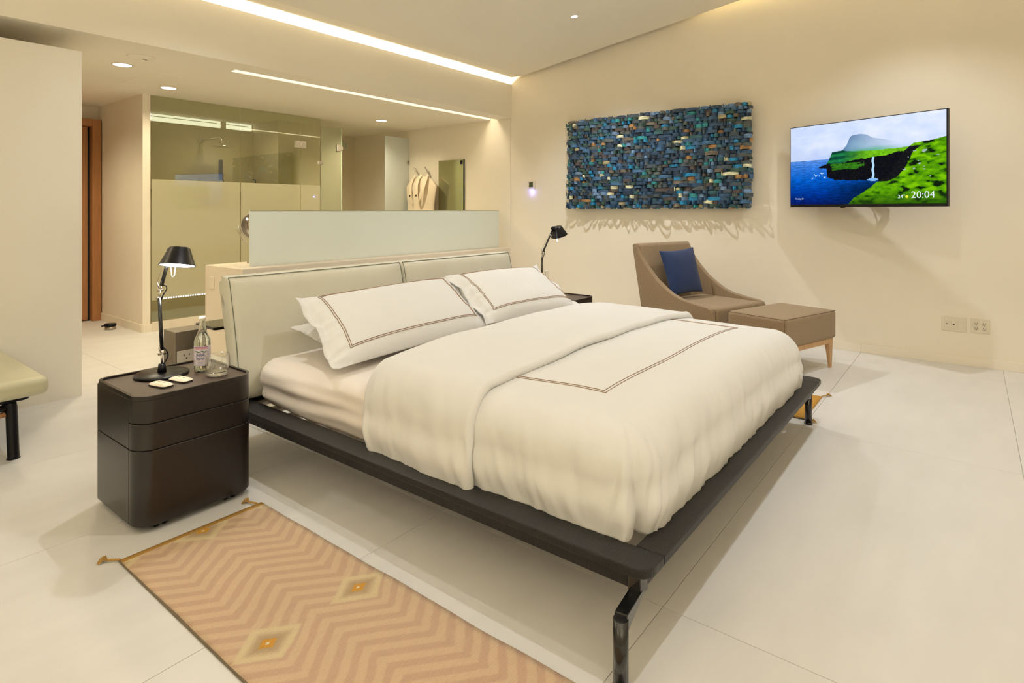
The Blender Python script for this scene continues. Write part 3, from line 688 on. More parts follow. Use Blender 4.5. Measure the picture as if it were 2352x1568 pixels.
# aprons set back under the rails
for xx in (X0+0.045, X1-0.065):
    MB().box(xx-2.76, xx+0.02-2.76, Y0+0.06-2.0, Y1-2.0, ZF-0.088, ZF-0.028).build('apron', M['black_oak'], bed)
MB().box(X0+0.045-2.76, X1-0.045-2.76, Y0+0.04-2.0, Y0+0.06-2.0, ZF-0.085, ZF-0.028).build('apron', M['black_oak_x'], bed)
# pale ledge and slats inside the frame, holding the mattress
MB().box(X0+rail_s-2.76, X0+rail_s+0.03-2.76, Y0+rail_f-2.0, Y1-0.1-2.0, ZF-0.05, ZF-0.03).box(X1-rail_s-0.03-2.76, X1-rail_s-2.76, Y0+rail_f-2.0, Y1-0.1-2.0, ZF-0.05, ZF-0.03).box(X0+rail_s-2.76, X1-rail_s-2.76, Y0+rail_f-2.0, Y0+rail_f+0.02-2.0, ZF-0.05, ZF-0.028).build('ledge', M['wood'], bed)
for k in range(14):
    yy = Y0+rail_f+0.10+k*0.165
    MB().box(X0+rail_s+0.005-2.76, X1-rail_s-0.005-2.76, yy-2.0, yy+0.07-2.0, ZF-0.045, ZF-0.03).build('slat', M['grout'], bed)
# metal bracket + legs
def leg(x, y, sx, sy, name='leg'):
    # tall rounded flat bracket reaching out from the frame corner, then a round leg
    m = MB()
    m.tube([(x-2.76, y-2.0, 0.012), (x-2.76, y-2.0, 0.192)], 0.021, 16)
    m.lathe([(0.021,0.0),(0.0235,0.001),(0.0235,0.010),(0.021,0.014)], 20, (x-2.76, y-2.0, 0.0))
    ax = sx*0.13
    prof = [(y-2.0-0.021, ZF-0.075), (y-2.0+0.09, ZF-0.075), (y-2.0+0.09, ZF-0.03), (y-2.0+0.03, ZF-0.03), (y-2.0-0.021, ZF-0.065)]
    o = m.build(name, M['black_gloss'], bed)
    # flat bracket plate from the leg top in under the rail
    m = MB()
    A = Vector((x-2.76, y-2.0)); B = Vector((x+sx*0.15-2.76, y+sy*0.02-2.0)); d = (B-A).normalized(); nrm = Vector((-d.y, d.x))*0.019
    bm = m.bm; v = []
    for z0, z1, p in ((0.155, 0.205, A), (0.185, 0.2, B)):
        for s_ in (1, -1):
            q = p + nrm*s_; v.append([bm.verts.new((q.x, q.y, z0)), bm.verts.new((q.x, q.y, z1))])
    bm.faces.new((v[0][0], v[2][0], v[2][1], v[0][1])); bm.faces.new((v[1][0], v[1][1], v[3][1], v[3][0]))
    bm.faces.new((v[0][1], v[2][1], v[3][1], v[1][1])); bm.faces.new((v[0][0], v[1][0], v[3][0], v[2][0]))
    bm.faces.new((v[0][0], v[0][1], v[1][1], v[1][0])); bm.faces.new((v[2][0], v[3][0], v[3][1], v[2][1]))
    m.box(B.x-0.03, B.x+0.02, B.y-0.02, B.y+0.02, 0.185, 0.255)
    m.build('bracket', M['black_gloss'], o, bevel=0.003)
leg(1.445, 0.752, 1, 1); leg(3.94, 0.785, -1, 1); leg(X0+0.04, 3.1, 1, 1); leg(X1-0.06, 3.1, -1, 1)
# headboard cushions
def cushion(xa, xb, name='headboard_cushion'):
    nu, nv = 44, 28
    zb, zt = 0.285, 0.925
    def surf(front):
        def P(i, j):
            u, v = -math.cos(PI*i/(nu-1)), -math.cos(PI*j/(nv-1))
            z = zb + (zt-zb)*(v+1)/2
            yf = 3.045 + 0.12*((z-zb)/(zt-zb))**1.3; yr = 3.150 + 0.14*((z-zb)/(zt-zb))**1.2
            ym = 0.5*(yf+yr); th = 0.5*(yr-yf)
            e = max(0.0, 1-abs(u)**34) * max(0.0, 1-abs(v)**16)
            puff = 0.022*(1-u*u)**0.5*(1-v*v)**0.4 if front else 0
            wr = 0.006*noise.noise(Vector((u*3+xa*5, v*2, 1.0)))
            x = 0.5*(xa+xb) + 0.5*(xb-xa)*u
            z2 = z + (0.018 if front else -0.01)*max(0, v)**3
            y = ym - th*(e**0.25) - puff + wr if front else ym + th*(e**0.25)
            return (x-2.76, y-2.0, z2)
        return P
    m = MB(); Fp = surf(True); Bp = surf(False)
    VF = m.grid(Fp, nu, nv); VB = m.grid(Bp, nu, nv)
    bm = m.bm
    def bridge(a, b):
        for k in range(len(a)-1):
            f = bm.faces.new((a[k], a[k+1], b[k+1], b[k])); f.smooth = True
    bridge([VF[i][0] for i in range(nu)], [VB[i][0] for i in range(nu)]); bridge([VF[i][-1] for i in range(nu)], [VB[i][-1] for i in range(nu)])
    bridge([VF[0][j] for j in range(nv)], [VB[0][j] for j in range(nv)]); bridge([VF[-1][j] for j in range(nv)], [VB[-1][j] for j in range(nv)])
    o = m.build(name, M['leather'], bed, smooth=True)
    # piping along the front edges
    pts = []
    for j in range(0, nv-2): pts.append(Vector(Fp(3, j)) + Vector((0.0,-0.002,0)))
    for i in range(3, nu-3): pts.append(Vector(Fp(i, nv-3)) + Vector((0,-0.002,0.002)))
    for j in range(nv-3, -1, -1): pts.append(Vector(Fp(nu-4, j)) + Vector((0.0,-0.002,0)))
    MB().tube(pts, 0.0022, 6).build('piping', M['welt'], o)
    return o
cushion(1.56, 2.798); cushion(2.799, 4.035)
MB().prism([(3.13-2.0,0.22),(3.17-2.0,0.22),(3.30-2.0,0.86),(3.27-2.0,0.86)], 1.60-2.76, 3.99-2.76, 'x').build('headboard_back', M['black_oak'], bed)

# mattress
def rounded_slab(xa, xb, ya, yb, za, zb, r, wr=0.0, nx=70, ny=70):
    """closed cushion-like slab with rounded edges, as a bmesh"""
    m = MB(); cx, cy, cz = (xa+xb)/2, (ya+yb)/2, (za+zb)/2
    hx, hy, hz = (xb-xa)/2, (yb-ya)/2, (zb-za)/2
    bm = m.bm
    bmesh.ops.create_cube(bm, size=2.0)
    bmesh.ops.subdivide_edges(bm, edges=bm.edges, cuts=24, use_grid_fill=True)
    for v in bm.verts:
        p = [v.co.x, v.co.y, v.co.z]
        def mp(c, h):     # more samples toward the rounded edges
            s_ = math.copysign(1, c); a = abs(c)
            return s_*h*(1-(1-a)**1.6) if h > 3*r else c*h
        q = Vector((mp(p[0], hx), mp(p[1], hy), mp(p[2], hz)))
        inner = Vector((max(-hx+r, min(hx-r, q.x)), max(-hy+r, min(hy-r, q.y)), max(-hz+r, min(hz-r, q.z))))
        d = q - inner
        if d.length > 1e-9: q = inner + d.normalized()*r
        if wr:
            side = max(0, 1 - abs(q.z)/hz*0.3)
            if abs(q.x) > hx-r*1.2: q.x += wr*noise.noise(Vector((q.y*4+3, (q.z)*14, 0)))*math.copysign(1, q.x)
            if abs(q.y) > hy-r*1.2: q.y += wr*noise.noise(Vector((q.x*4+9, (q.z)*14, 0)))
        v.co = q + Vector((cx, cy, cz))
    for f in bm.faces: f.smooth = True
    return m
mat_ = rounded_slab(1.652-2.76, 3.87-2.76, 0.86-2.0, 3.035-2.0, ZF-0.03, 0.505, 0.075, 0.022)
for v in mat_.bm.verts:      # the duvet presses the edges in
    q = max(0.0, min(1.0, (2.08-2.0-v.co.y)/0.12))
    v.co.x *= 1-0.075*q
    if v.co.y < -0.7: v.co.y += 0.07*min(1, (-0.7-v.co.y)/0.3)
    if abs(v.co.x) > 0.95 and v.co.y > 0.1:      # pulled creases along the visible side of the sheet
        v.co.x += math.copysign(1, v.co.x)*(0.004*math.sin(v.co.z*95 + v.co.y*3) + 0.005*noise.noise(Vector((v.co.y*5, v.co.z*26, 3))))*max(0, math.sin((v.co.z-0.25)/0.25*PI))
mat_.build('mattress', M['sheet'], bed, smooth=True)

# ---- duvet: cloth map of a rounded, domed top with sides that hang and tuck
CX, AX, ZB = 2.765, 0.950, 0.276
YFOOT = 0.945; RC = 0.155; LT = 0.44
def cloth(a, yb, lift=0.0, seed=0.0, amp=1.0):
    """a: signed distance across from centre line, yb: distance along (smaller = foot); overhang beyond AX / YFOOT"""
    oa = max(0.0, abs(a)-AX); ob = max(0.0, YFOOT-yb)
    sa = math.copysign(1, a)
    ix = CX + sa*min(abs(a), AX); iy = max(yb, YFOOT)
    q = min(1.0, abs(ix-CX)/AX)
    ztop = 0.598 + 0.034*(1-q**3) - 0.02*max(0, (1.2-iy))**1.0
    ztop += 0.006*noise.noise(Vector((ix*2.2, iy*2.2, seed)))
    o = max(oa, ob)
    if o <= 0: return Vector((ix, iy, ztop+lift)), 0
    dx, dy = (sa*oa, -ob); h_ = math.hypot(dx, dy); dx /= h_; dy /= h_
    arc = RC*PI/2
    zdrop_total = ztop - ZB
    if o < arc:
        t_ = o/RC; h = RC*math.sin(t_); dz = RC*(1-math.cos(t_))
    else:
        k = (o-arc)/(LT-arc); dz = RC + (zdrop_total-RC)*k; h = RC + 0.016*math.sin(min(1,k)*PI)**2 + (0.024 if oa > ob else 0.010)*k*k - 0.006*k**4
    per = (iy*1.0 if oa > ob else ix*1.0) + math.atan2(ob, oa)*0.25
    k2 = min(1.0, o/LT)
    pl = 0.7*noise.noise(Vector((per*7.0 + k2*1.5, k2*0.9, seed+3))) + 0.75*(0.35-abs(noise.noise(Vector((per*13 + k2*2.6, k2*0.8, seed+9)))))*1.4 + 0.3*noise.noise(Vector((per*38 + k2*5, k2*1.3, seed+12)))
    h += amp*0.030*(k2**1.25)*(1-0.5*k2**5)*pl
    # tucked corner crease
    if oa > 0 and ob > 0:
        an = math.atan2(ob, oa); cr = math.exp(-((an-0.80)/0.13)**2); cr2 = math.exp(-((an-0.55)/0.16)**2)
        h += k2*(0.022*cr2 - 0.038*cr) 
    return Vector((ix+dx*(h+lift), iy+dy*(h+lift), ztop - dz + lift*max(0.0, 1-o/arc))), o
def lin(a, b, n): return [a + (b-a)*k/(n-1) for k in range(n)]
def dense(lo, hi, n1, n2):
    return lin(lo-LT, lo, n1)[:-1] + lin(lo, hi, n2) + lin(hi, hi+LT, n1)[1:]
As = dense(-AX, AX, 44, 110)
Bs = lin(YFOOT-LT, YFOOT, 44)[:-1] + lin(YFOOT, 2.02, 90)
m = MB()
m.grid(lambda i, j: tuple(cloth(As[i], Bs[j])[0] - Vector((2.76, 2.0, 0))), len(As), len(Bs))
dv = m.build('duvet', M['linen'], bed, smooth=True)
so = dv.modifiers.new('thickness', 'SOLIDIFY'); so.thickness = 0.012; so.offset = -1
# turned-down band of the duvet
def band_pt(i, j, nb):
    a = As[i]; q = 0.5-0.5*math.cos(PI*j/(nb-1))
    side = max(0.0, abs(a)-AX)/LT
    y_lo = 1.475 + 0.03*noise.noise(Vector((a*2.5, 0, 5))) - 0.02*side + 0.03*(a/AX > 1)*0
    y_hi = 2.15 + 0.07*(a+AX)/(2*AX) + 0.015*noise.noise(Vector((a*3, 2, 7))) - 0.06*side
    s_ = 2*q-1
    r_ = 0.020 + 0.004*noise.noise(Vector((a*4, 0, 8)))
    if j < 12:      # rolled front lip
        ph = -PI/2 + PI*j/11
        y = y_lo + r_ - r_*math.cos(ph); lift = r_*(1+math.sin(ph)) - 0.002
    else:
        q = (j-11)/(nb-12); q = math.sin(q*PI/2)
        y = y_lo + r_ + (y_hi-y_lo-r_)*q
        lift = (2*r_ + 0.008*noise.noise(Vector((a*3, y*3, 2))))*max(0.0, 1-q**14)**0.5 - 0.002
    return cloth(a, y, lift, 0.6, 1.25)[0] - Vector((2.76, 2.0, 0))
nb = 60
m = MB(); m.grid(lambda i, j: tuple(band_pt(i, j, nb)), len(As), nb)
m.build('folded_band', M['linen'], dv, smooth=True)
# embroidered double line on the duvet top
def emb_line(path, off, rad, parent, name='embroidery'):
    m = MB(); m.tube([tuple(p) for p in path], rad, 5); return m.build(name, M['thread'], parent)
def duvet_path(d):
    P = []
    xa, xb, yf = -0.815+d, 0.775-d, 1.085+d
    for y in lin(1.50, yf, 30): P.append(cloth(xa + 0.02*math.sin(y*7), y, 0.0012)[0])
    for x in lin(xa, xb, 70)[1:]: P.append(cloth(x, yf + 0.006*math.sin(x*5), 0.0012)[0])
    for y in lin(yf, 1.50, 30)[1:]: P.append(cloth(xb + 0.01*math.sin(y*6), y, 0.0012)[0])
    return [p - Vector((2.76, 2.0, 0)) for p in P]
for d in (0.0, 0.014):
    emb_line(duvet_path(d), 0, 0.0016, dv)

# ---- pillows
def pillow(name, label, BLc, BRc, TRc, TLc, T, flange=0.045, emb=True, seed=1.0, group=None, side=1):
    c4 = [Vector(p) for p in (BLc, BRc, TRc, TLc)]; ctr = sum(c4, Vector())/4
    t = thing(name, label, 'pillow', ctr, 0, group)
    BL, BR, TR, TL = [p-ctr for p in c4]
    nrm = (BR-BL).cross(TL-BL).normalized()
    nu, nv = 70, 44
    wf = flange/((BR-BL).length/2)
    def base(u, v):
        a, b = (u+1)/2, (v+1)/2
        return (BL*(1-a)+BR*a)*(1-b) + (TL*(1-a)+TR*a)*b
    def thick(u, v):
        uu = min(1.0, abs(u)/(1-wf)); vv = min(1.0, abs(v)/0.985)
        return max(0.0, 1-uu**3.2)**0.55 * max(0.0, 1-vv**2.6)**0.55
    def S(u, v, sgn):
        # edges pull inward between the corners
        p = base(u*(1-0.035*(1-v*v)), v*(1-0.05*(1-u*u)))
        th = thick(u, v)
        edge = max(0.0, abs(u)-(1-wf))/wf
        fr = edge*0.016*math.sin(v*6+seed*3 + u) + edge*0.004*math.sin(v*17+seed)
        if not emb: fr *= 0.2
        gather = 0.014*noise.noise(Vector((u*2.0, v*9, seed+5)))*math.exp(-((abs(u)-(1-wf*1.4))/0.09)**2)
        wr = 0.010*noise.noise(Vector((u*2.2+seed, v*1.7, seed)))*th
        sag = -0.012*(1-th)*(v < 0)
        return p + nrm*(sgn*(T*th + 0.002) + fr + gather*sgn + wr) + Vector((0,0,0))
    m = MB()
    us = [ -1 + 2*i/(nu-1) for i in range(nu)]; vs = [-1+2*j/(nv-1) for j in range(nv)]
    VF = m.grid(lambda i, j: tuple(S(us[i], vs[j], 1)), nu, nv); VB = m.grid(lambda i, j: tuple(S(us[i], vs[j], -1)), nu, nv)
    bm = m.bm
    for a, b in (([VF[i][0] for i in range(nu)],[VB[i][0] for i in range(nu)]),([VF[i][-1] for i in range(nu)],[VB[i][-1] for i in range(nu)]),
                 ([VF[0][j] for j in range(nv)],[VB[0][j] for j in range(nv)]),([VF[-1][j] for j in range(nv)],[VB[-1][j] for j in range(nv)])):
        for k in range(len(a)-1):
            f = bm.faces.new((a[k], a[k+1], b[k+1], b[k])); f.smooth = True
    m.build('pillowcase', M['linen'], t, smooth=True)
    if emb:
        for d in (0.0, 0.022):
            u0, u1, v0, v1 = -0.80+d*0.8, 0.84-d*0.8, -0.72+d*1.6, 0.90-d*1.6
            P = [S(u, v0, 1) for u in lin(u0, u1, 50)] + [S(u1, v, 1) for v in lin(v0, v1, 24)[1:]] + [S(u, v1, 1) for u in lin(u1, u0, 50)[1:]] + [S(u0, v, 1) for v in lin(v1, v0, 24)[1:-1]]
            MB().tube([tuple(p + nrm*0.0012) for p in P], 0.0021, 5, True).build('embroidery', M['thread'], t)
    return t
pillow('pillow', 'white pillow with brown double embroidered border on the near half of the bed', (1.665, 2.37, 0.545), (2.93, 2.44, 0.56), (2.99, 2.89, 0.835), (1.80, 2.90, 0.815), 0.075, seed=1.0, group='embroidered pillows')
pillow('pillow', 'white pillow with brown double embroidered border on the far half of the bed', (2.84, 2.42, 0.58), (3.84, 2.33, 0.57), (3.99, 2.86, 0.835), (2.93, 2.87, 0.85), 0.085, seed=2.3, group='embroidered pillows')
pillow('pillow', 'plain white pillow lying flatter beneath the near embroidered pillow', (1.84, 2.58, 0.565), (2.80, 2.58, 0.565), (2.80, 2.98, 0.655), (1.81, 2.97, 0.655), 0.055, flange=0.02, emb=False, seed=4.1)

# ------------------------------------------------------------------ leather bench at the left
bn = thing('bench', 'sage leather bench on black metal legs by the white screen wall', 'bench', (0.0, 4.3, 0))
rounded_slab(-1.5, 0.965, -0.425, 0.60, 0.322, 0.418, 0.035, 0.0).build('seat_cushion', M['leather_bench'], bn, smooth=True)
MB().prism(rrect(-1.45, 0.90, -0.36, 0.56, 0.04), 0.300, 0.322).build('base_frame', M['black_metal'], bn, bevel=0.004)
for (x, y) in ((0.83, -0.335), (0.83, 0.5), (-1.35, -0.335), (-1.35, 0.5)):
    m = MB(); m.tube([(x, y, 0.0), (x, y, 0.01), (x-0.008, y, 0.27), (x-0.02, y, 0.302)], [0.030, 0.026, 0.026, 0.03], 16); m.tube([(x-0.02, y, 0.27), (x-0.10, y, 0.272)], 0.018, 10)
    m.build('leg', M['black_metal'], bn)
MB().tube([(0.80, -0.335, 0.24), (0.70, -0.30, 0.215), (0.45, 0.0, 0.205)], 0.014, 10).build('stretcher', M['wood'], bn)

# ------------------------------------------------------------------ lounge chair and ottoman
ch_ang = math.atan2(-0.292, 0.956)     # local x = seat width, local -y = facing
lc = thing('lounge_chair', 'low taupe armchair with sloping sides against the right wall', 'chair', (4.96, 1.73, 0), ch_ang)
CW = 0.80
side = [(0.0, 0.20), (0.0, 0.395), (0.012, 0.425), (0.05, 0.438), (0.18, 0.452), (0.33, 0.475), (0.44, 0.512), (0.51, 0.55), (0.63, 0.628), (0.76, 0.752), (0.84, 0.852), (0.88, 0.925), (0.90, 0.96), (0.925, 0.968), (0.945, 0.95), (0.935, 0.88), (0.80, 0.20)]
side = [(0.96*a, 0.052+0.96*b) for a, b in side]
for nm, a, b in (('side_panel', 0.0, 0.055), ('side_panel', CW-0.055, CW)):
    o = MB().prism(side, a, b, 'x').build(nm, M['taupe'], lc, bevel=0.010, bseg=3); sm_edges(o, 50)
back = [(0.62, 0.35), (0.74, 0.60), (0.865, 0.945), (0.90, 0.965), (0.925, 0.968), (0.945, 0.95), (0.935, 0.88), (0.80, 0.20), (0.62, 0.20)]
back = [(0.96*a, 0.052+0.96*b) for a, b in back]
o = MB().prism(back, 0.035, CW-0.035, 'x').build('backrest', M['taupe'], lc, bevel=0.012, bseg=3); sm_edges(o, 50)
rounded_slab(0.058, CW-0.058, -0.02, 0.66, 0.26, 0.467, 0.035).build('seat_cushion', M['taupe'], lc, smooth=True)
for (x, y) in ((0.05, 0.05), (CW-0.05, 0.05), (0.05, 0.74), (CW-0.05, 0.74)):
    m = MB(); m.tube([(x, y, 0.0), (x, y, 0.247)], [0.016, 0.026], 4); m.build('leg', M['oak_leg'], lc)
ot = thing('ottoman', 'taupe ottoman on light oak legs in front of the armchair', 'ottoman', (4.905, 1.585, 0), ch_ang)
OW, OD = 0.775, 0.50
ob = rounded_slab(0, OW, -OD, 0, 0.245, 0.478, 0.03).build('upholstery', M['taupe'], ot, smooth=True)
sm_ = MB()
e = 0.0042
sm_.tube([(e+0.005, -OD+e+0.004, 0.474-e), (OW-e-0.005, -OD+e+0.004, 0.474-e)], 0.0018, 5).tube([(e+0.004, -OD+0.01, 0.470), (e+0.004, -0.01, 0.470)], 0.0018, 5).tube([(OW-0.008, -OD+0.01, 0.470), (OW-0.008, -0.01, 0.470)], 0.0018, 5).tube([(0.009, -OD+0.008, 0.27), (0.009, -OD+0.008, 0.45)], 0.0018, 5)
sm_.build('seam', M['seam'], ob)
MB().box(0.03, OW-0.03, -OD+0.02, -OD+0.045, 0.205, 0.246).box(0.03, OW-0.03, -0.045, -0.02, 0.205, 0.246).box(0.02, 0.045, -OD+0.03, -0.03, 0.205, 0.246).box(OW-0.045, OW-0.02, -OD+0.03, -0.03, 0.205, 0.246).build('frame', M['oak_leg'], ot, bevel=0.003, bseg=1)
for (sx, sy) in ((0,0),(1,0),(0,1),(1,1)):
    x = 0.02 if sx == 0 else OW-0.02; y = -0.02 if sy == 0 else -OD+0.02
    dx = 1 if sx == 0 else -1; dy = -1 if sy == 0 else 1
    m = MB(); bm = m.bm
    lo = [(x+dx*0.012, y+dy*0.004), (x+dx*0.034, y+dy*0.004), (x+dx*0.034, y+dy*0.026), (x+dx*0.012, y+dy*0.026)]
    hi = [(x, y), (x+dx*0.062, y), (x+dx*0.062, y+dy*0.045), (x, y+dy*0.045)]
    A = [bm.verts.new((p[0], p[1], 0)) for p in lo]; B = [bm.verts.new((p[0], p[1], 0.245)) for p in hi]
    bm.faces.new(A); bm.faces.new(B)
    for k in range(4): bm.faces.new((A[k], A[(k+1)%4], B[(k+1)%4], B[k]))
    m.build('leg', M['oak_leg'], ot, bevel=0.003, bseg=1)
# navy scatter cushion leaning on the chair back
cuR = Matrix.Rotation(ch_ang, 3, 'Z')
def chl(x, y, z): return Vector((4.96, 1.73, 0)) + cuR @ Vector((x, y, z))
c4 = [chl(0.10, 0.51, 0.500), chl(0.53, 0.49, 0.520), chl(0.605, 0.665, 0.935), chl(0.105, 0.66, 0.915)]
ctr = sum(c4, Vector())/4
cu = thing('scatter_cushion', 'square navy blue cushion leaning in the taupe armchair', 'cushion', ctr)
BLc, BRc, TRc, TLc = [p-ctr for p in c4]; nr = (BRc-BLc).cross(TLc-BLc).normalized()
def cus(u, v, s_):
    a, b = (u*(1-0.07*(1-v*v))+1)/2, (v*(1-0.07*(1-u*u))+1)/2
    p = (BLc*(1-a)+BRc*a)*(1-b) + (TLc*(1-a)+TRc*a)*b
    th = max(0.0, 1-abs(u)**2.6)**0.6*max(0.0, 1-abs(v)**2.6)**0.6
    return p + nr*s_*(0.062*th+0.004 + 0.006*th*noise.noise(Vector((u*2, v*2, s_))))
m = MB(); n = 34; us = lin(-1, 1, n)
VF = m.grid(lambda i, j: tuple(cus(us[i], us[j], 1)), n, n); VB = m.grid(lambda i, j: tuple(cus(us[i], us[j], -1)), n, n)
for a, b in (([VF[i][0] for i in range(n)],[VB[i][0] for i in range(n)]),([VF[i][-1] for i in range(n)],[VB[i][-1] for i in range(n)]),([VF[0][j] for j in range(n)],[VB[0][j] for j in range(n)]),([VF[-1][j] for j in range(n)],[VB[-1][j] for j in range(n)])):
    for k in range(n-1): m.bm.faces.new((a[k], a[k+1], b[k+1], b[k])).smooth = True
m.build('cover', M['navy'], cu, smooth=True)

# ------------------------------------------------------------------ woven wall art
art = thing('woven_wall_art', 'wide wall relief of woven blue, teal and cream strips on the right wall', 'wall art', (6.15, 1.754, 1.328))
AW, AH = 2.146, 1.062      # local +y runs toward the bathroom, z up, -x out of the wall
MB().box(0.0, 0.03, 0.02, AW-0.02, 0.02, AH-0.02).build('backing', pbr('dark_backing', (0.01, 0.014, 0.02), 0.9), art)
MB().box(0.03, 0.089, 0.10, AW-0.10, 0.12, 0.16).box(0.03, 0.089, 0.10, AW-0.10, AH-0.16, AH-0.12).build('hanging_batten', M['slot'], art)
pal = [((0.012,0.035,0.075),10),((0.018,0.055,0.11),9),((0.03,0.085,0.17),5),((0.008,0.022,0.045),9),((0.035,0.05,0.065),8),((0.05,0.062,0.062),5),((0.02,0.075,0.09),5),
       ((0.008,0.14,0.28),4),((0.015,0.16,0.18),3),((0.02,0.05,0.04),4),((0.045,0.035,0.035),4),((0.10,0.085,0.065),2),((0.22,0.12,0.045),1.4),((0.60,0.50,0.32),2.2),((0.09,0.16,0.27),3),((0.25,0.22,0.13),1.0)]
amats = []
for k, (c, _) in enumerate(pal):
    amats.append(pbr('strip_colour', tuple(min(0.8, v*1.7+0.004) for v in c), 0.5, noise_amt=0.35, noise_scale=22, stretch=(1, 0.5, 3), bump=0.1, bump_scale=60))
wts = [p[1] for p in pal]
def strip_geo(m, y0, z0, wd, ht, dep, base_x, mi, skew, th=0.003):
    ns = 6; A = []
    for k in range(ns):
        q = k/(ns-1); bow = dep*(math.sin(PI*q)**0.8)
        y = y0 + wd*q; zz = z0 + skew*math.sin(PI*q)
        A.append([m.bm.verts.new((base_x-bow, y, zz)), m.bm.verts.new((base_x-bow-0.002, y, zz+ht)), m.bm.verts.new((base_x-bow+th, y, zz+ht)), m.bm.verts.new((base_x-bow+th, y, zz))])
    for k in range(ns-1):
        for e_ in range(4):
            m.bm.faces.new((A[k][e_], A[k+1][e_], A[k+1][(e_+1)%4], A[k][(e_+1)%4])).material_index = mi
    m.bm.faces.new(A[0][::-1]).material_index = mi; m.bm.faces.new(A[-1]).material_index = mi
ar = random.Random(21)
pieces = []
NR = 29; rh = AH/NR
for r_ in range(NR):
    y = -0.01 - ar.random()*0.02
    while y < AW:
        big = ar.random()
        wd = ar.uniform(0.035, 0.065) if big < 0.5 else (ar.uniform(0.065, 0.105) if big < 0.85 else ar.uniform(0.105, 0.17))
        if y + wd > AW + 0.025: wd = max(0.03, AW - y + ar.uniform(-0.01, 0.01))
        mi = ar.choices(range(len(pal)), wts)[0]
        ht = rh*ar.uniform(0.80, 1.12); dep = ar.uniform(0.010, 0.032)*(1.25 if wd > 0.09 else 1) if r_ > 1 else ar.uniform(0.012, 0.075)
        pieces.append([wd*ht, y, r_*rh + ar.uniform(-0.004, 0.004), wd*0.97, ht, dep, -0.006-ar.uniform(0, 0.02), mi, ar.uniform(0.000, 0.006)])
        y += wd*0.98 + 0.001
        if ar.random() < 0.22:      # narrow upright end of a strip between two bows
            pieces.append([0, y, r_*rh, 0.010, rh*1.25, 0.004, -0.010-ar.uniform(0, 0.012), mi, 0.0]); y += 0.011
pieces.sort(key=lambda p: -p[0])
for p in pieces[:290]:
    m = MB(); strip_geo(m, *p[1:]); m.bm.faces.ensure_lookup_table()
    me_mi = p[7]
    for f in m.bm.faces: f.material_index = 0
    m.build('woven_strip', amats[me_mi], art)
m = MB()
for p in pieces[290:]: strip_geo(m, *p[1:])
for k in range(60):   # loose ends standing out at the lower and side edges
    yy = ar.uniform(0, AW); strip_geo(m, yy, -0.012, ar.uniform(0.02, 0.05), 0.02, ar.uniform(0.02, 0.05), 0.03, ar.choices(range(len(pal)), wts)[0], 0.0)
o = m.build('narrow_strips', amats, art); o['kind'] = 'stuff'

# ------------------------------------------------------------------ television
Wt, Ht = 1.31, 0.757
yaw = math.atan2(1.376-0.144, 6.095-5.636)
tv = thing('television', 'flat television on a swivel arm showing a green sea cliff and 20:04', 'television', (5.636, 0.144, 1.331), yaw)
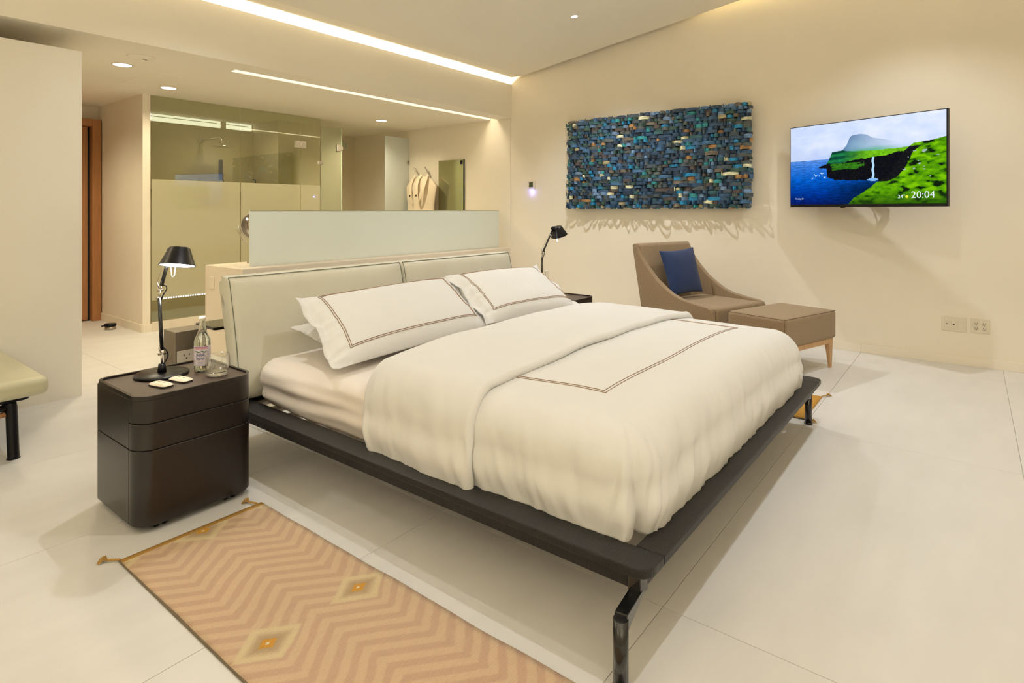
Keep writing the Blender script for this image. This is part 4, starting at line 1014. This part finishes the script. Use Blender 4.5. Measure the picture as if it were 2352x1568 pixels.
# local: x from right end (image right) to left end, +y side faces ... the screen faces local +y after the yaw
MB().box(0, Wt, -0.030, 0.0, 0, Ht).build('casing', M['black_metal'], tv, bevel=0.004)
scr_x0, scr_x1, scr_z0, scr_z1 = 0.010, Wt-0.006, 0.024, Ht-0.007
def fbm(x, y, o=4, s=0.0):
    v = 0; a = 0.5; f = 1.0
    for _ in range(o):
        v += a*noise.noise(Vector((x*f, y*f, s))); a *= 0.5; f *= 2
    return v
def lerp(a, b, t): return tuple(a[i] + (b[i]-a[i])*t for i in range(3))
def interp(x, pts):
    if x <= pts[0][0]: return pts[0][1]
    for (xa, ya), (xb, yb) in zip(pts, pts[1:]):
        if x <= xb: return ya + (yb-ya)*(x-xa)/(xb-xa)
    return pts[-1][1]
def picture(x, y):       # x 0..1 left to right, y 0..1 from the top; display RGB 0..1
    n = fbm(x*6, y*6, 4, 1.0); fine = fbm(x*40, y*40, 3, 2.0)
    sky = lerp((0.78, 0.85, 1.0), (0.92, 0.95, 1.0), min(1, max(0, 0.5+n*1.2+0.3*(x-0.4))))
    sky = lerp(sky, (0.70, 0.78, 0.96), max(0, min(1, (y-0.2)*2.2))*(1-x)*0.9)
    c = sky
    hor = 0.44
    if y > hor:
        d = (y-hor)/(1-hor)
        c = interp3(d, [(0, (0.36, 0.56, 0.88)), (0.15, (0.22, 0.48, 0.86)), (0.45, (0.02, 0.36, 0.78)), (0.75, (0.0, 0.22, 0.60)), (1, (0.03, 0.10, 0.38))])
        c = lerp(c, (0.02, 0.12, 0.26), max(0, min(1, (x-0.22)*3.0))*max(0, min(1, (d-0.35)*3)))
        rip = fbm(x*25, y*80, 3, 4.0)
        c = tuple(max(0, v*(1+0.55*rip)) for v in c)
        if fine > 0.20 and 0.60 < y < 0.68 and 0.16 < x < 0.36: c = (0.75, 0.88, 1.0)
    # misty mountain
    mt = interp(x, [(0.36, 0.37), (0.385, 0.335), (0.41, 0.285), (0.43, 0.20), (0.445, 0.175), (0.50, 0.165), (0.54, 0.18), (0.58, 0.225), (0.64, 0.25), (0.72, 0.29), (0.80, 0.33)])
    if 0.36 < x < 0.82 and y > mt and y < 0.42:
        k = max(0.0, min(1.0, (0.74-x)*2.6)); base = lerp((0.30, 0.44, 0.62), (0.36, 0.58, 0.66), (y-mt)/0.2 if y-mt < 0.2 else 1)
        base = tuple(v*(1+0.25*n) for v in base)
        c = lerp(sky, base, k*0.92)
    # far meadow
    md = interp(x, [(0.36, 0.36), (0.45, 0.335), (0.60, 0.315), (0.78, 0.32)])
    if 0.36 < x < 0.80 and md < y < 0.42: c = lerp(c, (0.30, 0.68, 0.48), 0.65*max(0, min(1, (y-md)*22))*max(0.15, min(1, (0.80-x)*5)))
    # headland: terraced left slope + plateau
    top = interp(x, [(0.215, 0.53), (0.27, 0.50), (0.29, 0.44), (0.31, 0.355), (0.38, 0.345), (0.45, 0.365), (0.60, 0.375), (0.78, 0.365)])
    base_ = interp(x, [(0.215, 0.545), (0.27, 0.55), (0.275, 0.66), (0.33, 0.70), (0.42, 0.71), (0.56, 0.72), (0.75, 0.76)])
    if 0.215 < x < 0.80 and top + 0.01*fine < y < base_ + 0.015*fine:
        gb = interp(x, [(0.215, 0.50), (0.30, 0.50), (0.38, 0.50), (0.45, 0.47), (0.56, 0.455), (0.68, 0.43), (0.76, 0.41)])
        rock = (0.05+0.06*abs(fine)*3, 0.055+0.05*abs(fine)*3, 0.09+0.03*abs(n))
        if y < gb + 0.02*fine:
            g = lerp((0.10, 0.42, 0.24), (0.45, 0.75, 0.10), max(0, min(1, (x-0.36)*5)))
            g = lerp(lerp((0.05, 0.26, 0.22), (0.14, 0.54, 0.30), 0.5+0.5*math.sin(y*90+x*10)), g, max(0, min(1, (x-0.36)*14 + n*2)))
            c = tuple(v*(1+0.35*fine+0.2*n) for v in g)
        elif 0.30 + 0.03*n < x < 0.53 + 0.1*n and y < 0.57 + 0.06*n and fine+n > -0.12 and y > 0.50: c = tuple(v*(1+0.6*fine) for v in (0.20, 0.46, 0.10))
        else: c = rock
    # waterfall
    xw = 0.582 + 0.0025*math.sin(y*60)
    if 0.45 < y < 0.71 and abs(x-xw) < 0.006+0.004*(y-0.45): c = (0.72, 0.88, 1.0)
    if ((x-0.583)/0.036)**2 + ((y-0.715)/0.018)**2 < 1+fine: c = (0.52, 0.75, 0.95)
    # right slope
    lft = interp(y, [(0.285, 1.0), (0.31, 0.93), (0.33, 0.82), (0.36, 0.80), (0.43, 0.755), (0.50, 0.735), (0.62, 0.70), (0.70, 0.66), (0.75, 0.60), (0.80, 0.57), (0.86, 0.52), (0.93, 0.455), (1.0, 0.42)]) if y >= 0.285 else 9
    if x > lft + 0.008*fine:
        d = x - lft
        ru = fbm(x*14 + y*9, y*16 - x*6, 4, 7.0)
        g = lerp((0.16, 0.42, 0.03), (0.50, 0.78, 0.04), max(0, min(1, 0.55 + ru*1.8)))
        if ru < -0.12: g = lerp(g, (0.07, 0.12, 0.06), min(1, (-0.12-ru)*7))
        if y > 0.84: g = lerp(g, (0.14, 0.30, 0.05), min(1, (y-0.84)*5))
        if 0.36 < y < 0.74 and d < 0.065+0.03*n and y < 0.74: g = (0.07+0.15*abs(fine), 0.08+0.13*abs(fine), 0.09+0.12*abs(fine))
        sp = fbm(x*30, y*30, 2, 9.0)
        if sp > 0.30 and 0.40 < y < 0.75 and x > 0.76: g = (0.66, 0.74, 0.76)
        c = g
    return tuple(max(0.0, min(1.0, v)) for v in c)
def interp3(t, pts):
    for (a, ca), (b, cb) in zip(pts, pts[1:]):
        if t <= b: return lerp(ca, cb, (t-a)/(b-a))
    return pts[-1][1]
NXS, NYS = 440, 250
verts = []; cols = []
for j in range(NYS):
    for i in range(NXS):
        u, v = i/(NXS-1), j/(NYS-1)
        verts.append((scr_x1 - (scr_x1-scr_x0)*u, 0.0012, scr_z1 - (scr_z1-scr_z0)*v))
        cc = picture(u, v); cols.extend([*(x_/12.92 if x_ <= 0.04045 else ((x_+0.055)/1.055)**2.4 for x_ in cc), 1.0])
faces = [(j*NXS+i, (j+1)*NXS+i, (j+1)*NXS+i+1, j*NXS+i+1) for j in range(NYS-1) for i in range(NXS-1)]
me = bpy.data.meshes.new('screen'); me.from_pydata(verts, [], faces); me.update()
ca = me.color_attributes.new('Col', 'FLOAT_COLOR', 'POINT'); ca.data.foreach_set('color', cols)
sm = bpy.data.materials.new('screen_picture'); sm.use_nodes = True; N_ = sm.node_tree.nodes; N_.remove(N_['Principled BSDF'])
at = N_.new('ShaderNodeVertexColor'); at.layer_name = 'Col'; em = N_.new('ShaderNodeEmission'); em.inputs[1].default_value = 1.0
sm.node_tree.links.new(at.outputs[0], em.inputs[0]); sm.node_tree.links.new(em.outputs[0], N_['Material Output'].inputs[0])
sm.cycles.emission_sampling = 'NONE'
me.materials.append(sm); sc_o = bpy.data.objects.new('screen', me); COL.objects.link(sc_o); sc_o.parent = tv
wtx = emission('screen_white', (0.85, 0.93, 1.0), 1.0); wtx.cycles.emission_sampling = 'NONE'
ytx = emission('screen_yellow', (0.85, 0.9, 0.05), 1.0)
RT = (math.radians(90), 0, math.radians(180))
def sx_(u): return scr_x1 - (scr_x1-scr_x0)*u
def sz_(v): return scr_z1 - (scr_z1-scr_z0)*v
text_mesh('clock', '20:04', 0.078, wtx, sc_o, (sx_(0.808), 0.0022, sz_(0.938)), RT)
text_mesh('temperature', '24\u00b0', 0.040, wtx, sc_o, (sx_(0.732), 0.0022, sz_(0.938)), RT)
text_mesh('credit', 'Huang Li', 0.022, wtx, sc_o, (sx_(0.040), 0.0022, sz_(0.935)), RT)
MB().lathe([(0, 0), (0.0115, 0)], 24, (sx_(0.785), 0.0022, sz_(0.922)), Matrix.Rotation(PI/2, 3, 'X')).build('weather_icon', ytx, sc_o)
MB().box(Wt*0.62-0.015, Wt*0.62+0.015, -0.02, 0.004, -0.010, 0.0).build('sensor', M['black_gloss'], tv)
# swivel arm between the wall and the set
MB().box(0.45, 0.85, -0.055, -0.030, 0.20, 0.56).build('mount_plate', M['black_metal'], tv)
mt_ = Matrix.Rotation(-yaw, 3, 'Z')
def tvl(x, y, z): return tuple(mt_ @ (Vector((x, y, z)) - Vector((5.636, 0.144, 1.331))))
MB().tube([tvl(6.225, 1.05, 1.71), tvl(6.03, 0.55, 1.71)], 0.022, 8).tube([tvl(6.03, 0.55, 1.71), (0.62, -0.05, 0.38)], 0.022, 8).build('swivel_arm', M['black_metal'], tv)
MB().box(*(lambda a: (a[0]-0.0, a[0]+0.0))( (0,)), 0, 0, 0, 0) if False else None
a_ = MB(); a_.tube([tvl(6.235, 1.05, 1.60), tvl(6.235, 1.05, 1.82)], 0.03, 8); a_.build('wall_bracket', M['black_metal'], tv)
def cable(pts, rr=0.005):
    # smooth through points (Catmull-Rom)
    P = [Vector(p) for p in pts]; out = []
    for i in range(len(P)-1):
        p0, p1, p2, p3 = P[max(i-1,0)], P[i], P[i+1], P[min(i+2, len(P)-1)]
        for k in range(8):
            t_ = k/8; out.append(0.5*((2*p1) + (-p0+p2)*t_ + (2*p0-5*p1+4*p2-p3)*t_*t_ + (-p0+3*p1-3*p2+p3)*t_**3))
    out.append(P[-1]); return MB().tube(out, rr, 6)
cable([(0.30,-0.035,0.20), (0.32,-0.06,0.05), (0.36,-0.09,0.06), tvl(6.1, 0.62, 1.42), tvl(6.18, 0.72, 1.55), tvl(6.23, 0.8, 1.62)]).build('cable', M['black_metal'], tv)
cable([(0.15,-0.035,0.30), (0.16,-0.05,0.10), (0.24,-0.07,0.02), (0.34,-0.08,0.10), (0.40,-0.05,0.30)], 0.004).build('cable', M['black_metal'], tv)

# ------------------------------------------------------------------ wall fittings
op = thing('wall_plate', 'triple data and blank plate low on the right wall, left of the outlets', 'wall plate', (XR, 0.12, 0.336))
MB().box(-0.008, 0, -0.083, 0.083, -0.058, 0.058).build('plate', M['cream_plastic'], op, bevel=0.003)
for yy, dot in ((0.048, 1), (0.0, 1), (-0.048, 0)):
    ins = MB().box(-0.0105, -0.006, yy-0.019, yy+0.019, -0.032, 0.032).build('insert', M['cream_plastic'], op, bevel=0.002)
    if dot: MB().box(-0.0115, -0.009, yy-0.006, yy+0.006, -0.004, 0.004).build('jack', M['slot'], ins)
op = thing('power_outlet', 'quadruple power outlet low on the right wall', 'outlet', (XR, -0.055, 0.340))
MB().box(-0.008, 0, -0.062, 0.062, -0.058, 0.058).build('plate', M['cream_plastic'], op, bevel=0.003)
for yy in (0.026, -0.026):
    for zz in (0.02, -0.02):
        ins = MB().lathe([(0,0.0105),(0.017,0.0105),(0.0175,0.006)], 20, (0, yy, zz), Matrix.Rotation(-PI/2, 3, 'Y')).build('socket', M['cream_plastic'], op)
        MB().box(-0.0115, -0.010, yy+0.005, yy+0.008, zz-0.002, zz+0.008).box(-0.0115, -0.010, yy-0.008, yy-0.005, zz-0.002, zz+0.008).box(-0.0115, -0.010, yy-0.0025, yy+0.0025, zz-0.012, zz-0.007).build('socket_slot', M['slot'], ins)
th = thing('thermostat', 'small square thermostat with dark display and blue light on the right wall', 'thermostat', (XR, 4.53, 1.622))
MB().box(-0.018, 0, -0.055, 0.055, -0.05, 0.062).build('body', M['cream_plastic'], th, bevel=0.003)
MB().box(-0.020, -0.015, -0.022, 0.038, -0.018, 0.045).build('display', pbr('lcd', (0.06, 0.07, 0.03), 0.3), th)
MB().lathe([(0,0.0),(0.02,0.0),(0.02,0.01),(0,0.012)], 20, (-0.022, 0.0, -0.060)).build('indicator_light', M['blue_led'], th)
bl_ = bpy.data.lights.new('blue_indicator', 'POINT'); bl_.energy = 0.25; bl_.color = (0.25, 0.25, 1.0); bl_.shadow_soft_size = 0.01
bo_ = bpy.data.objects.new('blue_indicator', bl_); COL.objects.link(bo_); bo_.location = (XR-0.045, 4.53, 1.545)

# ------------------------------------------------------------------ rugs
def rug_mat(end, zz):
    m, N, Lk, b = newmat('rug_weave')
    def val(v): n = N.new('ShaderNodeValue'); n.outputs[0].default_value = v; return n.outputs[0]
    def op(o, a, b_=None, c_=None, clamp=False):
        n = N.new('ShaderNodeMath'); n.operation = o; n.use_clamp = clamp
        for k, q in enumerate((a, b_, c_)):
            if q is None: continue
            if isinstance(q, (int, float)): n.inputs[k].default_value = q
            else: Lk.new(q, n.inputs[k])
        return n.outputs[0]
    tc = N.new('ShaderNodeTexCoord'); sp = N.new('ShaderNodeSeparateXYZ'); Lk.new(tc.outputs['Object'], sp.inputs[0])
    ns = N.new('ShaderNodeTexNoise'); ns.inputs['Scale'].default_value = 9; Lk.new(tc.outputs['Object'], ns.inputs['Vector'])
    nf = N.new('ShaderNodeTexNoise'); nf.inputs['Scale'].default_value = 260; Lk.new(tc.outputs['Object'], nf.inputs['Vector'])
    wob = op('MULTIPLY', op('SUBTRACT', ns.outputs['Fac'], 0.5), 0.02)
    # stepped edges from the weave
    ys_ = op('ADD', sp.outputs['Y'], wob); x_ = op('ADD', sp.outputs['X'], wob)
    # local frame: x 0..0.55 (left to right), y 0 at the mustard end, growing toward the viewer
    fx = op('ABSOLUTE', op('SUBTRACT', op('MODULO', op('ADD', x_, -0.112+0.335*3+0.1675), 0.335), 0.1675))   # distance to nearest peak line
    s_ = op('ADD', ys_, op('MULTIPLY', fx, 0.82))
    tri = op('ABSOLUTE', op('SUBTRACT', op('MODULO', op('ADD', s_, 10.0), 0.068), 0.034))
    stripe = op('MULTIPLY', op('SUBTRACT', tri, 0.012), 110.0, clamp=True)
    mix1 = N.new('ShaderNodeMix'); mix1.data_type = 'RGBA'
    mix1.inputs['A'].default_value = (0.565, 0.385, 0.26, 1); mix1.inputs['B'].default_value = (0.65, 0.475, 0.31, 1)
    Lk.new(stripe, mix1.inputs['Factor'])
    # diamonds on a staggered grid
    def dia(xo, yo):
        dx = op('ABSOLUTE', op('SUBTRACT', op('MODULO', op('ADD', x_, 3.35-xo+0.1675), 0.335), 0.1675))
        dy = op('ABSOLUTE', op('SUBTRACT', op('MODULO', op('ADD', ys_, 16.4-yo+0.82), 1.64), 0.82))
        return op('ADD', op('MULTIPLY', dx, 1/0.118), op('MULTIPLY', dy, 1/0.092))
    D = op('MINIMUM', op('MINIMUM', dia(0.112, 0.825), dia(0.28, 0.04)), dia(0.28, 1.66))
    def layer(prev, lo, soft, col, amt=1.0):
        f = op('MULTIPLY', op('MULTIPLY', op('SUBTRACT', lo, D), 1.0/soft, clamp=True), amt)
        mx = N.new('ShaderNodeMix'); mx.data_type = 'RGBA'; Lk.new(f, mx.inputs['Factor']); Lk.new(prev, mx.inputs['A']); mx.inputs['B'].default_value = (*col, 1)
        return mx.outputs['Result']
    c_ = mix1.outputs['Result']
    c_ = layer(c_, 1.0, 0.12, (0.68, 0.55, 0.33))
    c_ = layer(c_, 0.72, 0.25, (0.50, 0.36, 0.22))
    c_ = layer(c_, 0.48, 0.2, (0.42, 0.31, 0.18), 0.8)
    c_ = layer(c_, 0.28, 0.03, (0.60, 0.30, 0.04))
    c_ = layer(c_, 0.08, 0.03, (0.78, 0.66, 0.48))
    # mustard end band and colour variation
    eb = op('MULTIPLY', op('SUBTRACT', 0.028, sp.outputs['Y']), 300.0, clamp=True)
    mx = N.new('ShaderNodeMix'); mx.data_type = 'RGBA'; Lk.new(eb, mx.inputs['Factor']); Lk.new(c_, mx.inputs['A']); mx.inputs['B'].default_value = (0.48, 0.26, 0.05, 1)
    eb2 = op('MULTIPLY', op('SUBTRACT', op('ADD', sp.outputs['Y'], op('MULTIPLY', fx, zz)), end), 300.0, clamp=True)
    mx2 = N.new('ShaderNodeMix'); mx2.data_type = 'RGBA'; Lk.new(eb2, mx2.inputs['Factor']); Lk.new(mx.outputs['Result'], mx2.inputs['A']); mx2.inputs['B'].default_value = (0.52, 0.27, 0.04, 1)
    mod = op('MULTIPLY_ADD', nf.outputs['Fac'], 0.28, 0.86)
    vm = N.new('ShaderNodeVectorMath'); vm.operation = 'SCALE'; Lk.new(mx2.outputs['Result'], vm.inputs[0]); Lk.new(mod, vm.inputs['Scale'])
    Lk.new(vm.outputs[0], b.inputs['Base Color']); b.inputs['Roughness'].default_value = 0.95
    wv = N.new('ShaderNodeTexWave'); wv.inputs['Scale'].default_value = 55; wv.bands_direction = 'Y'; wv.inputs['Distortion'].default_value = 1.2; Lk.new(tc.outputs['Object'], wv.inputs['Vector'])
    bp = N.new('ShaderNodeBump'); bp.inputs['Strength'].default_value = 0.5; bp.inputs['Distance'].default_value = 0.002
    Lk.new(op('ADD', wv.outputs['Fac'], nf.outputs['Fac']), bp.inputs['Height']); Lk.new(bp.outputs[0], b.inputs['Normal'])
    return m
RM = rug_mat(1.86, 0.0); RM2 = rug_mat(1.60, 0.6)
def rug(label, x0, ytop, wd, ln, seed, flip=False, curl=False):
    # local y grows from one end to the other; rotate by pi so local y runs toward -Y
    t = thing('runner_rug', label, 'rug', (x0, ytop, 0.0), 0, 'flat-woven runners beside the bed')
    nu, nv = 24, 90
    def P(i, j, top):
        x = wd*i/(nu-1); y = ln*j/(nv-1)
        ex = 0.0015*math.sin(y*9+seed) + 0.001*math.sin(y*23)
        z = (0.007 + 0.0015*math.sin(y*11+x*5+seed)) if top else 0.0005
        if curl and j > nv-14:
            q = (j-(nv-14))/13.0
            z += (0.004*q*abs(math.sin(x*12))) if top else 0
        return (x + ex*(1 if i == nu-1 else (-1 if i == 0 else 0)), y, z)
    m = MB()
    A = m.grid(lambda i, j: P(i, j, True), nu, nv); B = m.grid(lambda i, j: P(i, j, False), nu, nv)
    for a, b in (([A[i][0] for i in range(nu)],[B[i][0] for i in range(nu)]),([A[i][-1] for i in range(nu)],[B[i][-1] for i in range(nu)]),([A[0][j] for j in range(nv)],[B[0][j] for j in range(nv)]),([A[-1][j] for j in range(nv)],[B[-1][j] for j in range(nv)])):
        for k in range(len(a)-1): m.bm.faces.new((a[k], a[k+1], b[k+1], b[k]))
    o = m.build('weave', RM2 if curl else RM, t, smooth=True)
    t.scale = (1, -1, 1)
    # side binding
    MB().tube([(-0.002, ln*k/40, 0.004) for k in range(41)], 0.0035, 6).build('side_binding', pbr('olive_edge', (0.17,0.13,0.08), 0.9), t)
    for (xx, yy, dx, dy) in ((0.0, 0.0, -0.7, -0.75), (wd-0.02, 0.0, -0.35, -1.0), (0.0, ln, -0.4, 0.9), (wd, ln, 0.85, 0.5)):
        m = MB(); d = Vector((dx, dy, 0)).normalized(); s_ = Vector((-d.y, d.x, 0))
        Lc = 0.045
        for k in range(3):
            m.tube([Vector((xx, yy, 0.006)) + d*Lc*q + s_*(0.003*math.sin(q*9+k*2.1)) + Vector((0,0,0.003+0.002*math.cos(q*9+k*2.1))) for q in lin(0, 1, 8)], 0.0024, 5)
        for k in range(13):
            a = (k-6)*0.13
            e_ = d*math.cos(a) + s_*math.sin(a); l_ = 0.026 + 0.006*math.sin(k*2.7)
            m.tube([Vector((xx, yy, 0.009)) + d*Lc, Vector((xx, yy, 0.014+0.004*(k%3))) + d*Lc + e_*l_*0.6, Vector((xx, yy, 0.004)) + d*Lc + e_*l_], 0.0018, 4)
        m.build('tassel', M['tassel'], t)
    return t
rug('tan zigzag runner with mustard end lying beside the near nightstand', 0.828, 2.485, 0.55, 1.88, 0.3)
rug('tan and mustard runner on the far side of the bed, past the bed leg', 4.005, 2.54, 0.555, 1.72, 1.9, curl=True)
